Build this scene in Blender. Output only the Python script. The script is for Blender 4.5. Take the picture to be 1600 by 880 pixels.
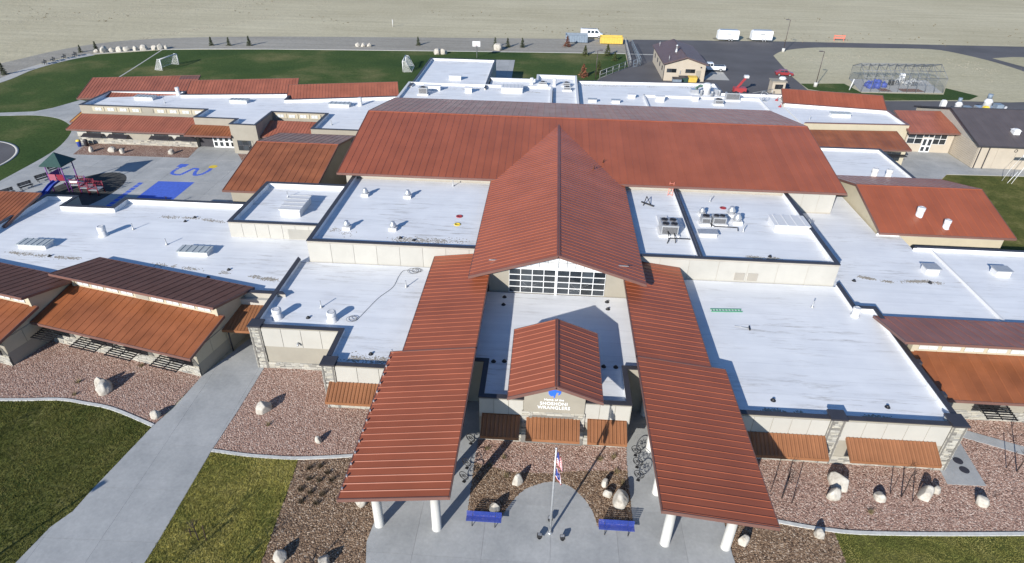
import bpy, bmesh, math, random
from mathutils import Vector, Matrix, noise
import numpy as np
R = math.radians
random.seed(7)
for o in list(bpy.data.objects): bpy.data.objects.remove(o)
S = bpy.context.scene
COL = S.collection

# ------------------------------------------------------------------ camera
PITCH, YAW, ROLL, CAMH = 0.5619, -0.0532, -0.0195, 38.0
cam = bpy.data.cameras.new('camera'); cam.sensor_width = 36; cam.lens = 36 * 982.5 / 1600
cam.clip_start = 0.5; cam.clip_end = 6000
camo = bpy.data.objects.new('camera', cam); COL.objects.link(camo); S.camera = camo
fw = Vector((math.sin(YAW) * math.cos(PITCH), math.cos(YAW) * math.cos(PITCH), -math.sin(PITCH)))
rt = Vector((math.cos(YAW), -math.sin(YAW), 0)); dn = fw.cross(rt)
rr = math.cos(ROLL) * rt + math.sin(ROLL) * dn; dd = -math.sin(ROLL) * rt + math.cos(ROLL) * dn
camo.matrix_world = Matrix(((rr.x, -dd.x, -fw.x, 0), (rr.y, -dd.y, -fw.y, 0), (rr.z, -dd.z, -fw.z, CAMH), (0, 0, 0, 1)))

# ------------------------------------------------------------------ sky, sun, exposure
SUN_EL = R(22.3); SX, SY = 0.462, 0.887          # the light travels along (SX, SY) over the ground
w = bpy.data.worlds.new('World'); S.world = w; w.use_nodes = True
nt = w.node_tree; bg = nt.nodes['Background']
sky = nt.nodes.new('ShaderNodeTexSky'); sky.sky_type = 'NISHITA'; sky.sun_disc = False
sky.sun_elevation = SUN_EL; sky.sun_rotation = math.atan2(-SX, -SY)
sky.altitude = 1400; sky.air_density = 1.0; sky.dust_density = 0.1; sky.ozone_density = 5.0
nt.links.new(sky.outputs[0], bg.inputs[0]); bg.inputs[1].default_value = 0.11
sl = bpy.data.lights.new('sun', 'SUN'); sl.energy = 4.6; sl.angle = R(0.53); sl.color = (1.0, 0.955, 0.88)
so = bpy.data.objects.new('sun', sl); COL.objects.link(so); so.location = (-60, -110, 90)
so.rotation_euler = Vector((SX * math.cos(SUN_EL), SY * math.cos(SUN_EL), -math.sin(SUN_EL))).to_track_quat('-Z', 'Y').to_euler()
S.view_settings.view_transform = 'Standard'; S.view_settings.look = 'None'
S.view_settings.exposure = 0.49; S.view_settings.gamma = 1.0; S.view_settings.use_curve_mapping = False
S.render.resolution_x = 1024; S.render.resolution_y = 563

# ------------------------------------------------------------------ materials
MT = {}
def new_mat(name):
    m = bpy.data.materials.new(name); m.use_nodes = True
    nt = m.node_tree; b = nt.nodes['Principled BSDF']; MT[name] = m
    return m, nt, b
def N(nt, t, **kw):
    n = nt.nodes.new('ShaderNode' + t)
    for k, v in kw.items(): setattr(n, k, v)
    return n
def pos(nt, scale=(1, 1, 1)):
    g = N(nt, 'NewGeometry'); mp = N(nt, 'Mapping'); mp.inputs['Scale'].default_value = scale
    nt.links.new(g.outputs['Position'], mp.inputs['Vector']); return mp.outputs[0]
def noise_n(nt, vec, scale, detail=4, rough=.55):
    n = N(nt, 'TexNoise'); n.inputs['Scale'].default_value = scale; n.inputs['Detail'].default_value = detail
    n.inputs['Roughness'].default_value = rough; nt.links.new(vec, n.inputs['Vector']); return n.outputs['Fac']
def ramp(nt, fac, stops):
    r = N(nt, 'ValToRGB'); e = r.color_ramp.elements
    while len(e) < len(stops): e.new(.5)
    for i, (p, c) in enumerate(stops):
        e[i].position = p; e[i].color = (*c, 1) if len(c) == 3 else c
    nt.links.new(fac, r.inputs[0]); return r.outputs[0]
def mix(nt, fac, a, b, bt='MIX'):
    n = N(nt, 'Mix', data_type='RGBA', blend_type=bt)
    for s, v in (('Factor', fac), ('A', a), ('B', b)):
        sock = [i for i in n.inputs if i.name == s and (i.type == ('VALUE' if s == 'Factor' else 'RGBA'))][0]
        if hasattr(v, 'links') or hasattr(v, 'is_linked'): nt.links.new(v, sock)
        else: sock.default_value = v if s == 'Factor' else (*v, 1)
    return [o for o in n.outputs if o.type == 'RGBA'][0]
def math_n(nt, op, a, b=None):
    n = N(nt, 'Math', operation=op)
    for i, v in enumerate((a, b)):
        if v is None: continue
        if hasattr(v, 'is_linked'): nt.links.new(v, n.inputs[i])
        else: n.inputs[i].default_value = v
    return n.outputs[0]
def bump(nt, b, h, strength, dist=.02):
    n = N(nt, 'Bump'); n.inputs['Strength'].default_value = strength; n.inputs['Distance'].default_value = dist
    nt.links.new(h, n.inputs['Height']); nt.links.new(n.outputs[0], b.inputs['Normal'])
def cm(c, k): return tuple(max(0, min(1, x * k)) for x in c)
def mat(name, col, rough=.7, var=.08, scale=1.5, bmp=0, bscale=20, rnd=0, isl=0, metal=0, spec=.4, emit=None):
    m, nt, b = new_mat(name); v = pos(nt)
    f = noise_n(nt, v, scale, 5)
    c = ramp(nt, f, [(.3, cm(col, 1 - var)), (.7, cm(col, 1 + var))])
    if rnd or isl:
        h = N(nt, 'HueSaturation'); nt.links.new(c, h.inputs['Color'])
        src = N(nt, 'ObjectInfo').outputs['Random'] if rnd else N(nt, 'NewGeometry').outputs['Random Per Island']
        k = rnd or isl
        val = math_n(nt, 'ADD', math_n(nt, 'MULTIPLY', src, 2 * k), 1 - k)
        nt.links.new(val, h.inputs['Value']); c = h.outputs[0]
    nt.links.new(c, b.inputs['Base Color']); b.inputs['Roughness'].default_value = rough
    b.inputs['Metallic'].default_value = metal; b.inputs['Specular IOR Level'].default_value = spec
    if bmp: bump(nt, b, noise_n(nt, v, bscale, 3), bmp)
    if 'metal' in name:
        rg = ramp(nt, noise_n(nt, v, .5, 4), [(.3, (max(.2, rough - .05),) * 3), (.7, (min(.9, rough + .03),) * 3)]); nt.links.new(rg, b.inputs['Roughness'])
    return m

RED = (.325, .092, .044)
mat('red_metal', RED, .38, .11, .28, rnd=.06, spec=.4, bmp=.05, bscale=.9)
mat('orange_metal', (.275, .094, .039), .40, .22, .45, rnd=.07, spec=.35, bmp=.05, bscale=.9)
mat('awning_metal', (.27, .118, .055), .45, .12, .6, rnd=.05, spec=.4)
mat('dull_red_metal', (.34, .115, .068), .45, .16, .35, rnd=.07, spec=.35)
mat('red_trim', (.17, .088, .072), .45, .08, .6, spec=.4)
mat('brown_trim', (.075, .055, .055), .4, .1, 1, spec=.5)
mat('dark_trim', (.045, .043, .05), .45, .15, 1, spec=.5)
mat('shaded_red_metal', (.19, .088, .06), .6, .12, .6, rnd=.05, spec=.12)  # red roof metal, shade of slopes facing away from the sun put into its colour
mat('soil', (.34, .31, .235), .95, .1, 1)
mat('roof_grit', (.33, .295, .24), .95, .25, 3)
mat('slate_metal', (.10, .085, .085), .5, .1, .6, rnd=.04)
mat('garage_roof', (.12, .082, .08), .5, .1, .6, rnd=.04)
mat('cream', (.43, .415, .375), .75, .04, .8, rnd=.025)
mat('cream_yellow', (.47, .42, .31), .75, .05, .8)
mat('taupe', (.31, .285, .235), .8, .06, .8)
mat('beige', (.44, .385, .31), .75, .05, .8, rnd=.02)
mat('grey_wall', (.40, .37, .32), .8, .06, .8, rnd=.02)
mat('mortar', (.17, .16, .145), .9, .1, 6)
mat('white_paint', (.66, .66, .66), .5, .03, 2)
mat('column_white', (.54, .53, .50), .6, .05, 2)
mat('grey_metal', (.42, .43, .44), .4, .1, 3, metal=.3)
mat('galvanised', (.55, .56, .57), .35, .12, 3, metal=.6)
mat('skylight_top', (.42, .45, .45), .35, .08, 2, spec=.5)
mat('black_metal', (.02, .02, .022), .45, .1, 3)
mat('rubber', (.022, .022, .022), .8, .2, 3)
mat('dark_glass', (.03, .036, .042), .08, .3, 1.2, spec=.8, rnd=.55)
mat('frame_white', (.72, .73, .73), .45, .03, 2)
mat('blue_paint', (.04, .075, .36), .5, .1, 2)
mat('blue_mark', (.07, .14, .58), .8, .14, 3)
mat('yellow_mark', (.70, .52, .06), .8, .1, 3)
mat('letter_white', (.85, .86, .85), .5, .02, 2)
mat('blue_emblem', (.03, .14, .80), .5, .03, 2)
mat('kerb', (.58, .58, .55), .85, .12, 3)
mat('concrete_trim', (.46, .45, .42), .85, .1, 2, bmp=.2)
mat('asphalt', (.108, .104, .108), .9, .16, .12, bmp=.3, bscale=40)
mat('rubber_surface', (.055, .055, .052), .95, .2, 1.2, bmp=.3, bscale=30)
mat('purple', (.16, .04, .24), .45, .1, 3)
mat('play_red', (.22, .018, .04), .45, .1, 3)
mat('play_pink', (.36, .10, .14), .5, .1, 3)
mat('green_roof', (.03, .07, .06), .45, .1, 3)
mat('yellow_steel', (.62, .44, .09), .5, .1, 2)
mat('grey_blue_steel', (.20, .25, .31), .5, .12, 2)
mat('rust', (.20, .08, .045), .8, .25, 3)
mat('car_red', (.26, .03, .035), .3, .05, 2, spec=.6)
mat('machine_red', (.36, .05, .055), .45, .08, 3)
mat('car_white', (.78, .79, .80), .3, .03, 2, spec=.6)
mat('wood', (.30, .21, .13), .8, .2, 5, bmp=.2)
mat('bark', (.045, .032, .028), .9, .2, 8)
mat('needle_green', (.085, .10, .055), .8, .3, 3, isl=.45)
mat('shrub_green', (.085, .10, .03), .8, .3, 3, isl=.45)
mat('shrub_red', (.26, .10, .055), .8, .3, 3, isl=.4)
mat('dry_plant', (.22, .17, .09), .9, .3, 5, isl=.4)
mat('green_duct', (.11, .20, .15), .6, .2, 3)
mat('green_ladder', (.08, .30, .17), .5, .05, 3)
mat('orange_ladder', (.62, .20, .14), .5, .05, 3)
mat('stake_brown', (.07, .04, .032), .8, .1, 3)
mat('dark_plant', (.075, .055, .032), .9, .3, 5, isl=.4)
mat('hose_grey', (.13, .13, .135), .6, .1, 3)
mat('hose_black', (.03, .03, .032), .6, .1, 3)
mat('dirt_dark', (.16, .13, .09), .95, .3, 4)
mat('flag_red', (.55, .03, .05), .8, .05, 3); mat('flag_white', (.8, .8, .8), .8, .03, 3); mat('flag_blue', (.03, .05, .24), .8, .05, 3)

def boulder_mat():
    m, nt, b = new_mat('boulder'); v = pos(nt)
    f = noise_n(nt, v, 2.2, 8, .65)
    c = ramp(nt, f, [(.28, (.22, .19, .15)), (.42, (.42, .385, .33)), (.6, (.52, .49, .43)), (.78, (.60, .575, .52))])
    nt.links.new(c, b.inputs['Base Color']); b.inputs['Roughness'].default_value = .9
    bump(nt, b, noise_n(nt, v, 6, 6, .7), .5, .06)
boulder_mat()
def stone_mat():
    m, nt, b = new_mat('stone'); v = pos(nt)
    g = N(nt, 'NewGeometry')
    c = ramp(nt, g.outputs['Random Per Island'], [(0, (.14, .135, .125)), (.22, (.36, .35, .31)), (.45, (.48, .45, .37)), (.7, (.27, .265, .25)), (1, (.56, .54, .47))])
    c = mix(nt, .25, c, ramp(nt, noise_n(nt, v, 9, 4), [(.3, (.17, .155, .13)), (.7, (.42, .39, .34))]))
    nt.links.new(c, b.inputs['Base Color']); b.inputs['Roughness'].default_value = .9
    bump(nt, b, noise_n(nt, v, 25, 4), .4, .02)
stone_mat()
def membrane():
    m, nt, b = new_mat('membrane'); v = pos(nt)
    base = ramp(nt, noise_n(nt, v, .35, 5), [(.3, (.73, .74, .755)), (.7, (.81, .82, .825))])
    base = mix(nt, .55, base, ramp(nt, noise_n(nt, pos(nt, (.07, 1.0, 1)), 1.0, 6, .65), [(.32, (.86, .87, .88)), (.66, (1.06, 1.06, 1.06))]), 'MULTIPLY')
    sx = N(nt, 'SeparateXYZ'); nt.links.new(v, sx.inputs[0])
    wob = math_n(nt, 'MULTIPLY', noise_n(nt, v, .4, 2), .25)
    fr = math_n(nt, 'FRACT', math_n(nt, 'DIVIDE', math_n(nt, 'ADD', sx.outputs['Y'], wob), 1.85))
    line = math_n(nt, 'LESS_THAN', fr, .04)
    brk = ramp(nt, noise_n(nt, pos(nt, (.3, .9, 1)), 1.0, 4), [(.38, (.05, .05, .05)), (.66, (.30, .30, .30))])
    base = mix(nt, math_n(nt, 'MULTIPLY', line, brk), base, (.40, .41, .43))
    # ponding dirt drawn out along the laps, heavier in some bays
    zone = ramp(nt, noise_n(nt, pos(nt, (.09, .16, 1)), 1.0, 3), [(.46, (0, 0, 0)), (.64, (1, 1, 1))])
    st = ramp(nt, noise_n(nt, pos(nt, (.28, 2.2, 1)), 1.0, 8, .74), [(.52, (0, 0, 0)), (.70, (.75, .75, .75))])
    base = mix(nt, math_n(nt, 'MULTIPLY', zone, st), base, (.30, .275, .24))
    sp = ramp(nt, noise_n(nt, v, 3.0, 6, .8), [(.64, (0, 0, 0)), (.74, (.45, .45, .45))])
    base = mix(nt, sp, base, (.42, .40, .36))
    nt.links.new(base, b.inputs['Base Color']); b.inputs['Roughness'].default_value = .55; b.inputs['Specular IOR Level'].default_value = .35
    bump(nt, b, noise_n(nt, v, .9, 3), .12, .05)
membrane()
def grass_mat(name, dark, mid, lite, big):
    m, nt, b = new_mat(name); v = pos(nt)
    a = ramp(nt, noise_n(nt, v, big, 5, .6), [(.32, dark), (.52, mid), (.72, lite)])
    f = ramp(nt, noise_n(nt, v, 2.2, 6, .75), [(.3, (.62, .62, .62)), (.7, (1.35, 1.35, 1.35))])
    c = mix(nt, 1.0, a, f, 'MULTIPLY')
    f2 = ramp(nt, noise_n(nt, v, 14, 3, .8), [(.3, (.55, .58, .5)), (.7, (1.4, 1.35, 1.3))])
    c = mix(nt, .8, c, f2, 'MULTIPLY')
    nt.links.new(c, b.inputs['Base Color']); b.inputs['Roughness'].default_value = .95; b.inputs['Specular IOR Level'].default_value = .1
    bump(nt, b, noise_n(nt, v, 12, 5, .8), .45, .05)
grass_mat('lawn_near', (.062, .082, .022), (.115, .122, .036), (.21, .19, .075), .28)
grass_mat('blade_dark', (.13, .155, .042), (.23, .225, .07), (.36, .33, .14), .3)
grass_mat('lawn_olive', (.25, .24, .060), (.41, .355, .10), (.55, .47, .18), .35)
grass_mat('lawn_far', (.036, .072, .022), (.062, .098, .030), (.20, .185, .085), .045)
grass_mat('blade', (.24, .26, .075), (.40, .37, .12), (.58, .52, .22), .3)
def pebble_mat(name, stops, scale, bd):
    m, nt, b = new_mat(name); v = pos(nt)
    vo = N(nt, 'TexVoronoi'); vo.inputs['Scale'].default_value = scale; nt.links.new(v, vo.inputs['Vector'])
    sp = N(nt, 'SeparateColor'); nt.links.new(vo.outputs['Color'], sp.inputs[0])
    c = ramp(nt, sp.outputs[0], stops)
    e = ramp(nt, vo.outputs['Distance'], [(.25, (1, 1, 1)), (.75, (.5, .47, .45))])
    c = mix(nt, .75, c, e, 'MULTIPLY')
    l = ramp(nt, noise_n(nt, v, .5, 5), [(.3, (.82, .80, .80)), (.7, (1.12, 1.12, 1.12))])
    c = mix(nt, 1.0, c, l, 'MULTIPLY')
    nt.links.new(c, b.inputs['Base Color']); b.inputs['Roughness'].default_value = .95; b.inputs['Specular IOR Level'].default_value = .15
    bump(nt, b, math_n(nt, 'MULTIPLY', vo.outputs['Distance'], -1), 1.0, bd)
pebble_mat('pink_gravel', [(0, (.15, .092, .072)), (.2, (.30, .18, .138)), (.5, (.37, .24, .188)), (.8, (.46, .335, .27)), (1, (.56, .465, .40))], 10, .04)
pebble_mat('mulch', [(0, (.06, .038, .024)), (.3, (.15, .092, .056)), (.6, (.23, .15, .095)), (.85, (.33, .235, .155)), (1, (.44, .36, .28))], 11, .045)
def pebbles_piece(name, stops):
    m, nt, b = new_mat(name); g = N(nt, 'NewGeometry')
    nt.links.new(ramp(nt, g.outputs['Random Per Island'], stops), b.inputs['Base Color']); b.inputs['Roughness'].default_value = .95
pebbles_piece('pink_pebble', [(0, (.18, .11, .085)), (.3, (.31, .19, .148)), (.7, (.40, .27, .215)), (1, (.56, .455, .39))])
pebbles_piece('mulch_chip', [(0, (.07, .045, .03)), (.4, (.19, .12, .075)), (.8, (.30, .205, .13)), (1, (.48, .39, .30))])
def concrete_mat():
    m, nt, b = new_mat('concrete'); v = pos(nt)
    c = ramp(nt, noise_n(nt, v, .30, 6, .62), [(.28, (.32, .33, .33)), (.72, (.46, .465, .455))])
    c = mix(nt, .5, c, ramp(nt, noise_n(nt, v, 4, 6, .7), [(.3, (.78, .78, .78)), (.7, (1.12, 1.12, 1.12))]), 'MULTIPLY')
    h = N(nt, 'HueSaturation'); nt.links.new(c, h.inputs['Color'])
    nt.links.new(math_n(nt, 'ADD', math_n(nt, 'MULTIPLY', N(nt, 'ObjectInfo').outputs['Random'], .10), .95), h.inputs['Value'])
    nt.links.new(h.outputs[0], b.inputs['Base Color']); b.inputs['Roughness'].default_value = .9; b.inputs['Specular IOR Level'].default_value = .25
    bump(nt, b, noise_n(nt, v, 30, 3), .15, .01)
concrete_mat()
def desert_mat(name, a, bcol, streak):
    m, nt, b = new_mat(name); v = pos(nt)
    c = ramp(nt, noise_n(nt, v, .018, 7, .62), [(.3, a), (.7, bcol)])
    s = ramp(nt, noise_n(nt, pos(nt, (.02, .35, 1)), 1.0, 6, .7), [(.35, (.86, .86, .86)), (.65, (1.08, 1.08, 1.08))])
    c = mix(nt, streak, c, s, 'MULTIPLY')
    f = ramp(nt, noise_n(nt, v, .9, 6, .75), [(.32, (.80, .80, .78)), (.68, (1.1, 1.1, 1.1))])
    c = mix(nt, .7, c, f, 'MULTIPLY')
    d = ramp(nt, noise_n(nt, pos(nt, (.25, .9, 1)), 1.0, 8, .85), [(.70, (1, 1, 1)), (.78, (.66, .64, .58))])
    c = mix(nt, .8, c, d, 'MULTIPLY')
    nt.links.new(c, b.inputs['Base Color']); b.inputs['Roughness'].default_value = .95; b.inputs['Specular IOR Level'].default_value = .1
    bump(nt, b, noise_n(nt, v, .6, 8, .75), .6, .3)
desert_mat('desert', (.475, .425, .29), (.60, .545, .39), .8)
desert_mat('dirt_island', (.44, .40, .265), (.55, .505, .36), .5)
desert_mat('gravel_road', (.31, .29, .25), (.41, .385, .335), .9)
def mesh_net(name, col, cell, th):
    m, nt, b = new_mat(name); b.inputs['Base Color'].default_value = (*col, 1); b.inputs['Roughness'].default_value = .6
    g = N(nt, 'TexCoord'); mp = N(nt, 'Mapping'); mp.inputs['Rotation'].default_value = (R(45), R(35), R(45)); mp.inputs['Scale'].default_value = (1 / cell,) * 3
    nt.links.new(g.outputs['Object'], mp.inputs['Vector']); sx = N(nt, 'SeparateXYZ'); nt.links.new(mp.outputs[0], sx.inputs[0])
    fs = [math_n(nt, 'LESS_THAN', math_n(nt, 'FRACT', sx.outputs[i]), th) for i in (0, 1)]
    nt.links.new(math_n(nt, 'MAXIMUM', fs[0], fs[1]), b.inputs['Alpha'])
mesh_net('net_white', (.75, .76, .76), .16, .16)
mesh_net('chain_link', (.20, .215, .225), .22, .10)

# ------------------------------------------------------------------ mesh builder
def fix_normals(me):
    bm = bmesh.new(); bm.from_mesh(me); bmesh.ops.recalc_face_normals(bm, faces=bm.faces); bm.to_mesh(me); bm.free()
class MB:
    def __init__(s): s.v = []; s.f = []; s.m = []; s.sm = []
    def add(s, vs, fs, m=0, smooth=False):
        k = len(s.v); s.v += [tuple(v) for v in vs]
        for f in fs: s.f.append(tuple(i + k for i in f)); s.m.append(m); s.sm.append(smooth)
        return s
    def box(s, x0, x1, y0, y1, z0, z1, m=0):
        return s.add([(x0, y0, z0), (x1, y0, z0), (x1, y1, z0), (x0, y1, z0), (x0, y0, z1), (x1, y0, z1), (x1, y1, z1), (x0, y1, z1)],
                     [(3, 2, 1, 0), (4, 5, 6, 7), (0, 1, 5, 4), (1, 2, 6, 5), (2, 3, 7, 6), (3, 0, 4, 7)], m)
    def prism(s, poly, z0, z1, m=0, mtop=None):
        n = len(poly); vs = [(x, y, z0) for x, y in poly] + [(x, y, z1) for x, y in poly]
        s.add(vs, [tuple(range(n - 1, -1, -1))] + [(i, (i + 1) % n, (i + 1) % n + n, i + n) for i in range(n)], m)
        return s._top(n, m if mtop is None else mtop)
    def _top(s, n, m):
        k = len(s.v) - n; s.f.append(tuple(range(k, k + n))); s.m.append(m); s.sm.append(False); return s
    def hexa(s, bot, top, m=0):
        n = len(bot)
        return s.add(list(bot) + list(top), [tuple(range(n - 1, -1, -1)), tuple(range(n, 2 * n))] + [(i, (i + 1) % n, (i + 1) % n + n, i + n) for i in range(n)], m)
    def beam(s, p, q, wd, ht, m=0):
        p = Vector(p); q = Vector(q); d = (q - p).normalized()
        up = Vector((0, 0, 1)) if abs(d.z) < .95 else Vector((0, 1, 0))
        sd = d.cross(up).normalized() * wd / 2; u = sd.cross(d).normalized() * ht / 2
        return s.hexa([p - sd - u, p + sd - u, p + sd + u, p - sd + u], [q - sd - u, q + sd - u, q + sd + u, q - sd + u], m)
    def tube(s, pts, r, n=8, m=0, closed=False, caps=True):
        pts = [Vector(p) for p in pts]; k0 = len(s.v); L = len(pts)
        rs = r if isinstance(r, (list, tuple)) else [r] * L
        for i, p in enumerate(pts):
            a = pts[(i - 1) % L] if (closed or i > 0) else p; b = pts[(i + 1) % L] if (closed or i < L - 1) else p
            d = (b - a).normalized(); up = Vector((0, 0, 1)) if abs(d.z) < .9 else Vector((1, 0, 0))
            x = d.cross(up).normalized(); y = x.cross(d)
            for j in range(n):
                t = 2 * math.pi * j / n; s.v.append(tuple(p + (x * math.cos(t) + y * math.sin(t)) * rs[i]))
        for i in range(L if closed else L - 1):
            a = k0 + i * n; b = k0 + ((i + 1) % L) * n
            for j in range(n):
                s.f.append((a + j, a + (j + 1) % n, b + (j + 1) % n, b + j)); s.m.append(m); s.sm.append(n > 4)
        if caps and not closed:
            s.f.append(tuple(range(k0 + n - 1, k0 - 1, -1))); s.m.append(m); s.sm.append(False)
            e = k0 + (L - 1) * n; s.f.append(tuple(range(e, e + n))); s.m.append(m); s.sm.append(False)
        return s
    def ring(s, c, nrm, rad, r, n=20, k=6, m=0):
        nrm = Vector(nrm).normalized(); a = nrm.orthogonal().normalized(); b = nrm.cross(a); c = Vector(c)
        return s.tube([c + (a * math.cos(t) + b * math.sin(t)) * rad for t in [2 * math.pi * i / n for i in range(n)]], r, k, m, closed=True)
    def lathe(s, cx, cy, prof, n=16, m=0):
        k = len(s.v); L = len(prof)
        for r, z in prof:
            for j in range(n):
                t = 2 * math.pi * j / n; s.v.append((cx + r * math.cos(t), cy + r * math.sin(t), z))
        for i in range(L - 1):
            for j in range(n):
                s.f.append((k + i * n + j, k + i * n + (j + 1) % n, k + (i + 1) * n + (j + 1) % n, k + (i + 1) * n + j)); s.m.append(m); s.sm.append(True)
        s.f.append(tuple(range(k + n - 1, k - 1, -1))); s.m.append(m); s.sm.append(False)
        s.f.append(tuple(range(k + (L - 1) * n, k + L * n))); s.m.append(m); s.sm.append(False)
        return s
    def mesh(s, name, mats, off=(0, 0, 0), fix=True):
        me = bpy.data.meshes.new(name)
        v = [(a - off[0], b - off[1], c - off[2]) for a, b, c in s.v]
        me.from_pydata(v, [], s.f)
        for mm in (mats if isinstance(mats, (list, tuple)) else [mats]): me.materials.append(MT[mm])
        me.polygons.foreach_set('material_index', s.m); me.polygons.foreach_set('use_smooth', s.sm)
        if fix: fix_normals(me)
        me.update(); return me
    def build(s, name, mats, parent=None, fix=True, kind=None):
        off = OFF.get(parent.name, (0, 0, 0)) if parent else (0, 0, 0)
        o = bpy.data.objects.new(name, s.mesh(name, mats, off, fix)); COL.objects.link(o)
        if parent: o.parent = parent; OFF[o.name] = off
        if kind: o['kind'] = kind
        return o
OFF = {}
def thing(name, label, cat, loc=(0, 0, 0), rot=0, local=False, group=None):
    """an Empty at the thing's base; parts are authored in world coordinates unless local"""
    o = bpy.data.objects.new(name, None); COL.objects.link(o); o.empty_display_size = .3
    loc = tuple(loc) if len(loc) == 3 else (*loc, 0)
    o.location = loc; o.rotation_euler[2] = rot; OFF[o.name] = (0, 0, 0) if local else loc
    return tag(o, label, cat, group)
def tag(o, label, cat, group=None):
    o['label'] = label; o['category'] = cat
    if group: o['group'] = group
    return o
def struct(o): o['kind'] = 'structure'; return o
def inst(name, me, loc, parent, rot=None):
    o = bpy.data.objects.new(name, me); COL.objects.link(o); o.parent = parent; o.location = loc
    if rot: o.rotation_euler = rot
    return o
def copy_tree(o, parent=None):
    c = o.copy(); COL.objects.link(c); c.parent = parent; OFF[c.name] = OFF.get(o.name, (0, 0, 0))
    for ch in [x for x in COL.objects if x.parent == o]: copy_tree(ch, c)
    return c

# ------------------------------------------------------------------ building helpers
def V(p): return Vector(p)
def slope(root, e0, e1, r0, r1, pw=.5, m='red_metal', trim='red_trim', name='roof', thick=.2, rib=.036, fascia=True):
    """standing seam roof plane: eave e0->e1, upper edge r0->r1, each pan a piece of its own"""
    e0, e1, r0, r1 = map(V, (e0, e1, r0, r1)); u = e1 - e0; up = r0 - e0
    nrm = u.cross(up).normalized()
    if nrm.z < 0: nrm = -nrm
    d = MB(); t = nrm * .035
    d.hexa([e0 - t - nrm * thick, e1 - t - nrm * thick, r1 - t - nrm * thick, r0 - t - nrm * thick], [e0 - t, e1 - t, r1 - t, r0 - t])
    roof = d.build(name, trim, root); off = V(OFF[roof.name])
    n = max(1, round(u.length / pw)); du = u / n; ul = u.normalized()
    p = MB(); g = .006
    a0 = ul * g; a1 = du - ul * g
    p.hexa([a0 - nrm * .03, a1 - nrm * .03, a1 + up - nrm * .03, a0 + up - nrm * .03], [a0, a1, a1 + up, a0 + up])
    k0, k1 = a0 + ul * .004, a0 + ul * (.004 + rib * 2.1); ap = (k0 + k1) / 2 + nrm * rib
    p.add([k0, k1, ap, k0 + up, k1 + up, ap + up], [(0, 1, 2), (5, 4, 3), (0, 2, 5, 3), (2, 1, 4, 5), (1, 0, 3, 4)])
    me = p.mesh('roof_panel', m)
    for i in range(n): inst('roof_panel', me, e0 + du * i - off, roof)
    if fascia:
        f = MB(); ud = up.normalized(); h = .26; dz = nrm * (.02) - nrm * h / 2
        for a, b in ((e0 - ud * .04, e1 - ud * .04), (r0 + ud * .04, r1 + ud * .04)): f.beam(a - ul * .08 + dz, b + ul * .08 + dz, .07, h)
        for a, b in ((e0 - ul * .04, r0 - ul * .04), (e1 + ul * .04, r1 + ul * .04)): f.beam(a + dz + nrm * .012, b + dz + nrm * .012, .07, h)
        f.build('fascia', trim, roof)
    return roof
def offset_poly(P, d):
    n = len(P); out = []
    for i in range(n):
        a, b, c = V((*P[i - 1], 0)), V((*P[i], 0)), V((*P[(i + 1) % n], 0))
        d1 = (b - a).normalized(); d2 = (c - b).normalized()
        n1 = Vector((-d1.y, d1.x, 0)); n2 = Vector((-d2.y, d2.x, 0))
        k = n1 + n2; l = k.length_squared
        k = k * (2 / l) if l > 1e-6 else n1
        out.append((b.x + k.x * d, b.y + k.y * d))
    return out
def flat_block(root, P, zd, zp, wall='taupe', cope='dark_trim', skip=(), z0=0, wt=.34, deck='membrane'):
    """flat roofed block: wall per side, white membrane deck, parapet lining and metal coping"""
    I = offset_poly(P, wt); n = len(P)
    MB().prism(offset_poly(P, wt * .5), zd - .3, zd).build('roof_deck', deck, root)
    O = offset_poly(P, -.06); I2 = offset_poly(P, wt + .03)
    I1 = offset_poly(P, wt * .62)
    for i in range(n):
        j = (i + 1) % n
        if i in skip:
            continue
        MB().prism([P[i], P[j], I1[j], I1[i]], z0, zp - .06).build('wall', wall, root)
        MB().prism([I1[i], I1[j], I[j], I[i]], zd + .002, zp - .062).build('parapet_lining', deck, root)
        MB().prism([O[i], O[j], I2[j], I2[i]], zp - .055, zp + .03).build('coping', cope, root)
def wall_frame(p0, p1):
    p0 = V((*p0, 0)); p1 = V((*p1, 0)); u = (p1 - p0); L = u.length; u.normalize(); nrm = Vector((u.y, -u.x, 0))   # outward when walking with the wall's outside on the right
    return p0, u, nrm, L
def panels(root, p0, p1, z0, z1, n, m='cream', proud=.04, rows=1, name='wall_panel', gap=.04):
    p0, u, nr, L = wall_frame(p0, p1); off = V(OFF[root.name]); dw = L / n; dh = (z1 - z0) / rows
    b = MB(); a = u * gap / 2; e = u * (dw - gap / 2)
    b.hexa([a, e, e + nr * proud, a + nr * proud], [q + Vector((0, 0, dh - gap)) for q in (a, e, e + nr * proud, a + nr * proud)])
    me = b.mesh(name, m)
    for r in range(rows):
        for i in range(n): inst(name, me, p0 + u * dw * i + Vector((0, 0, z0 + r * dh)) - off, root)
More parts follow.
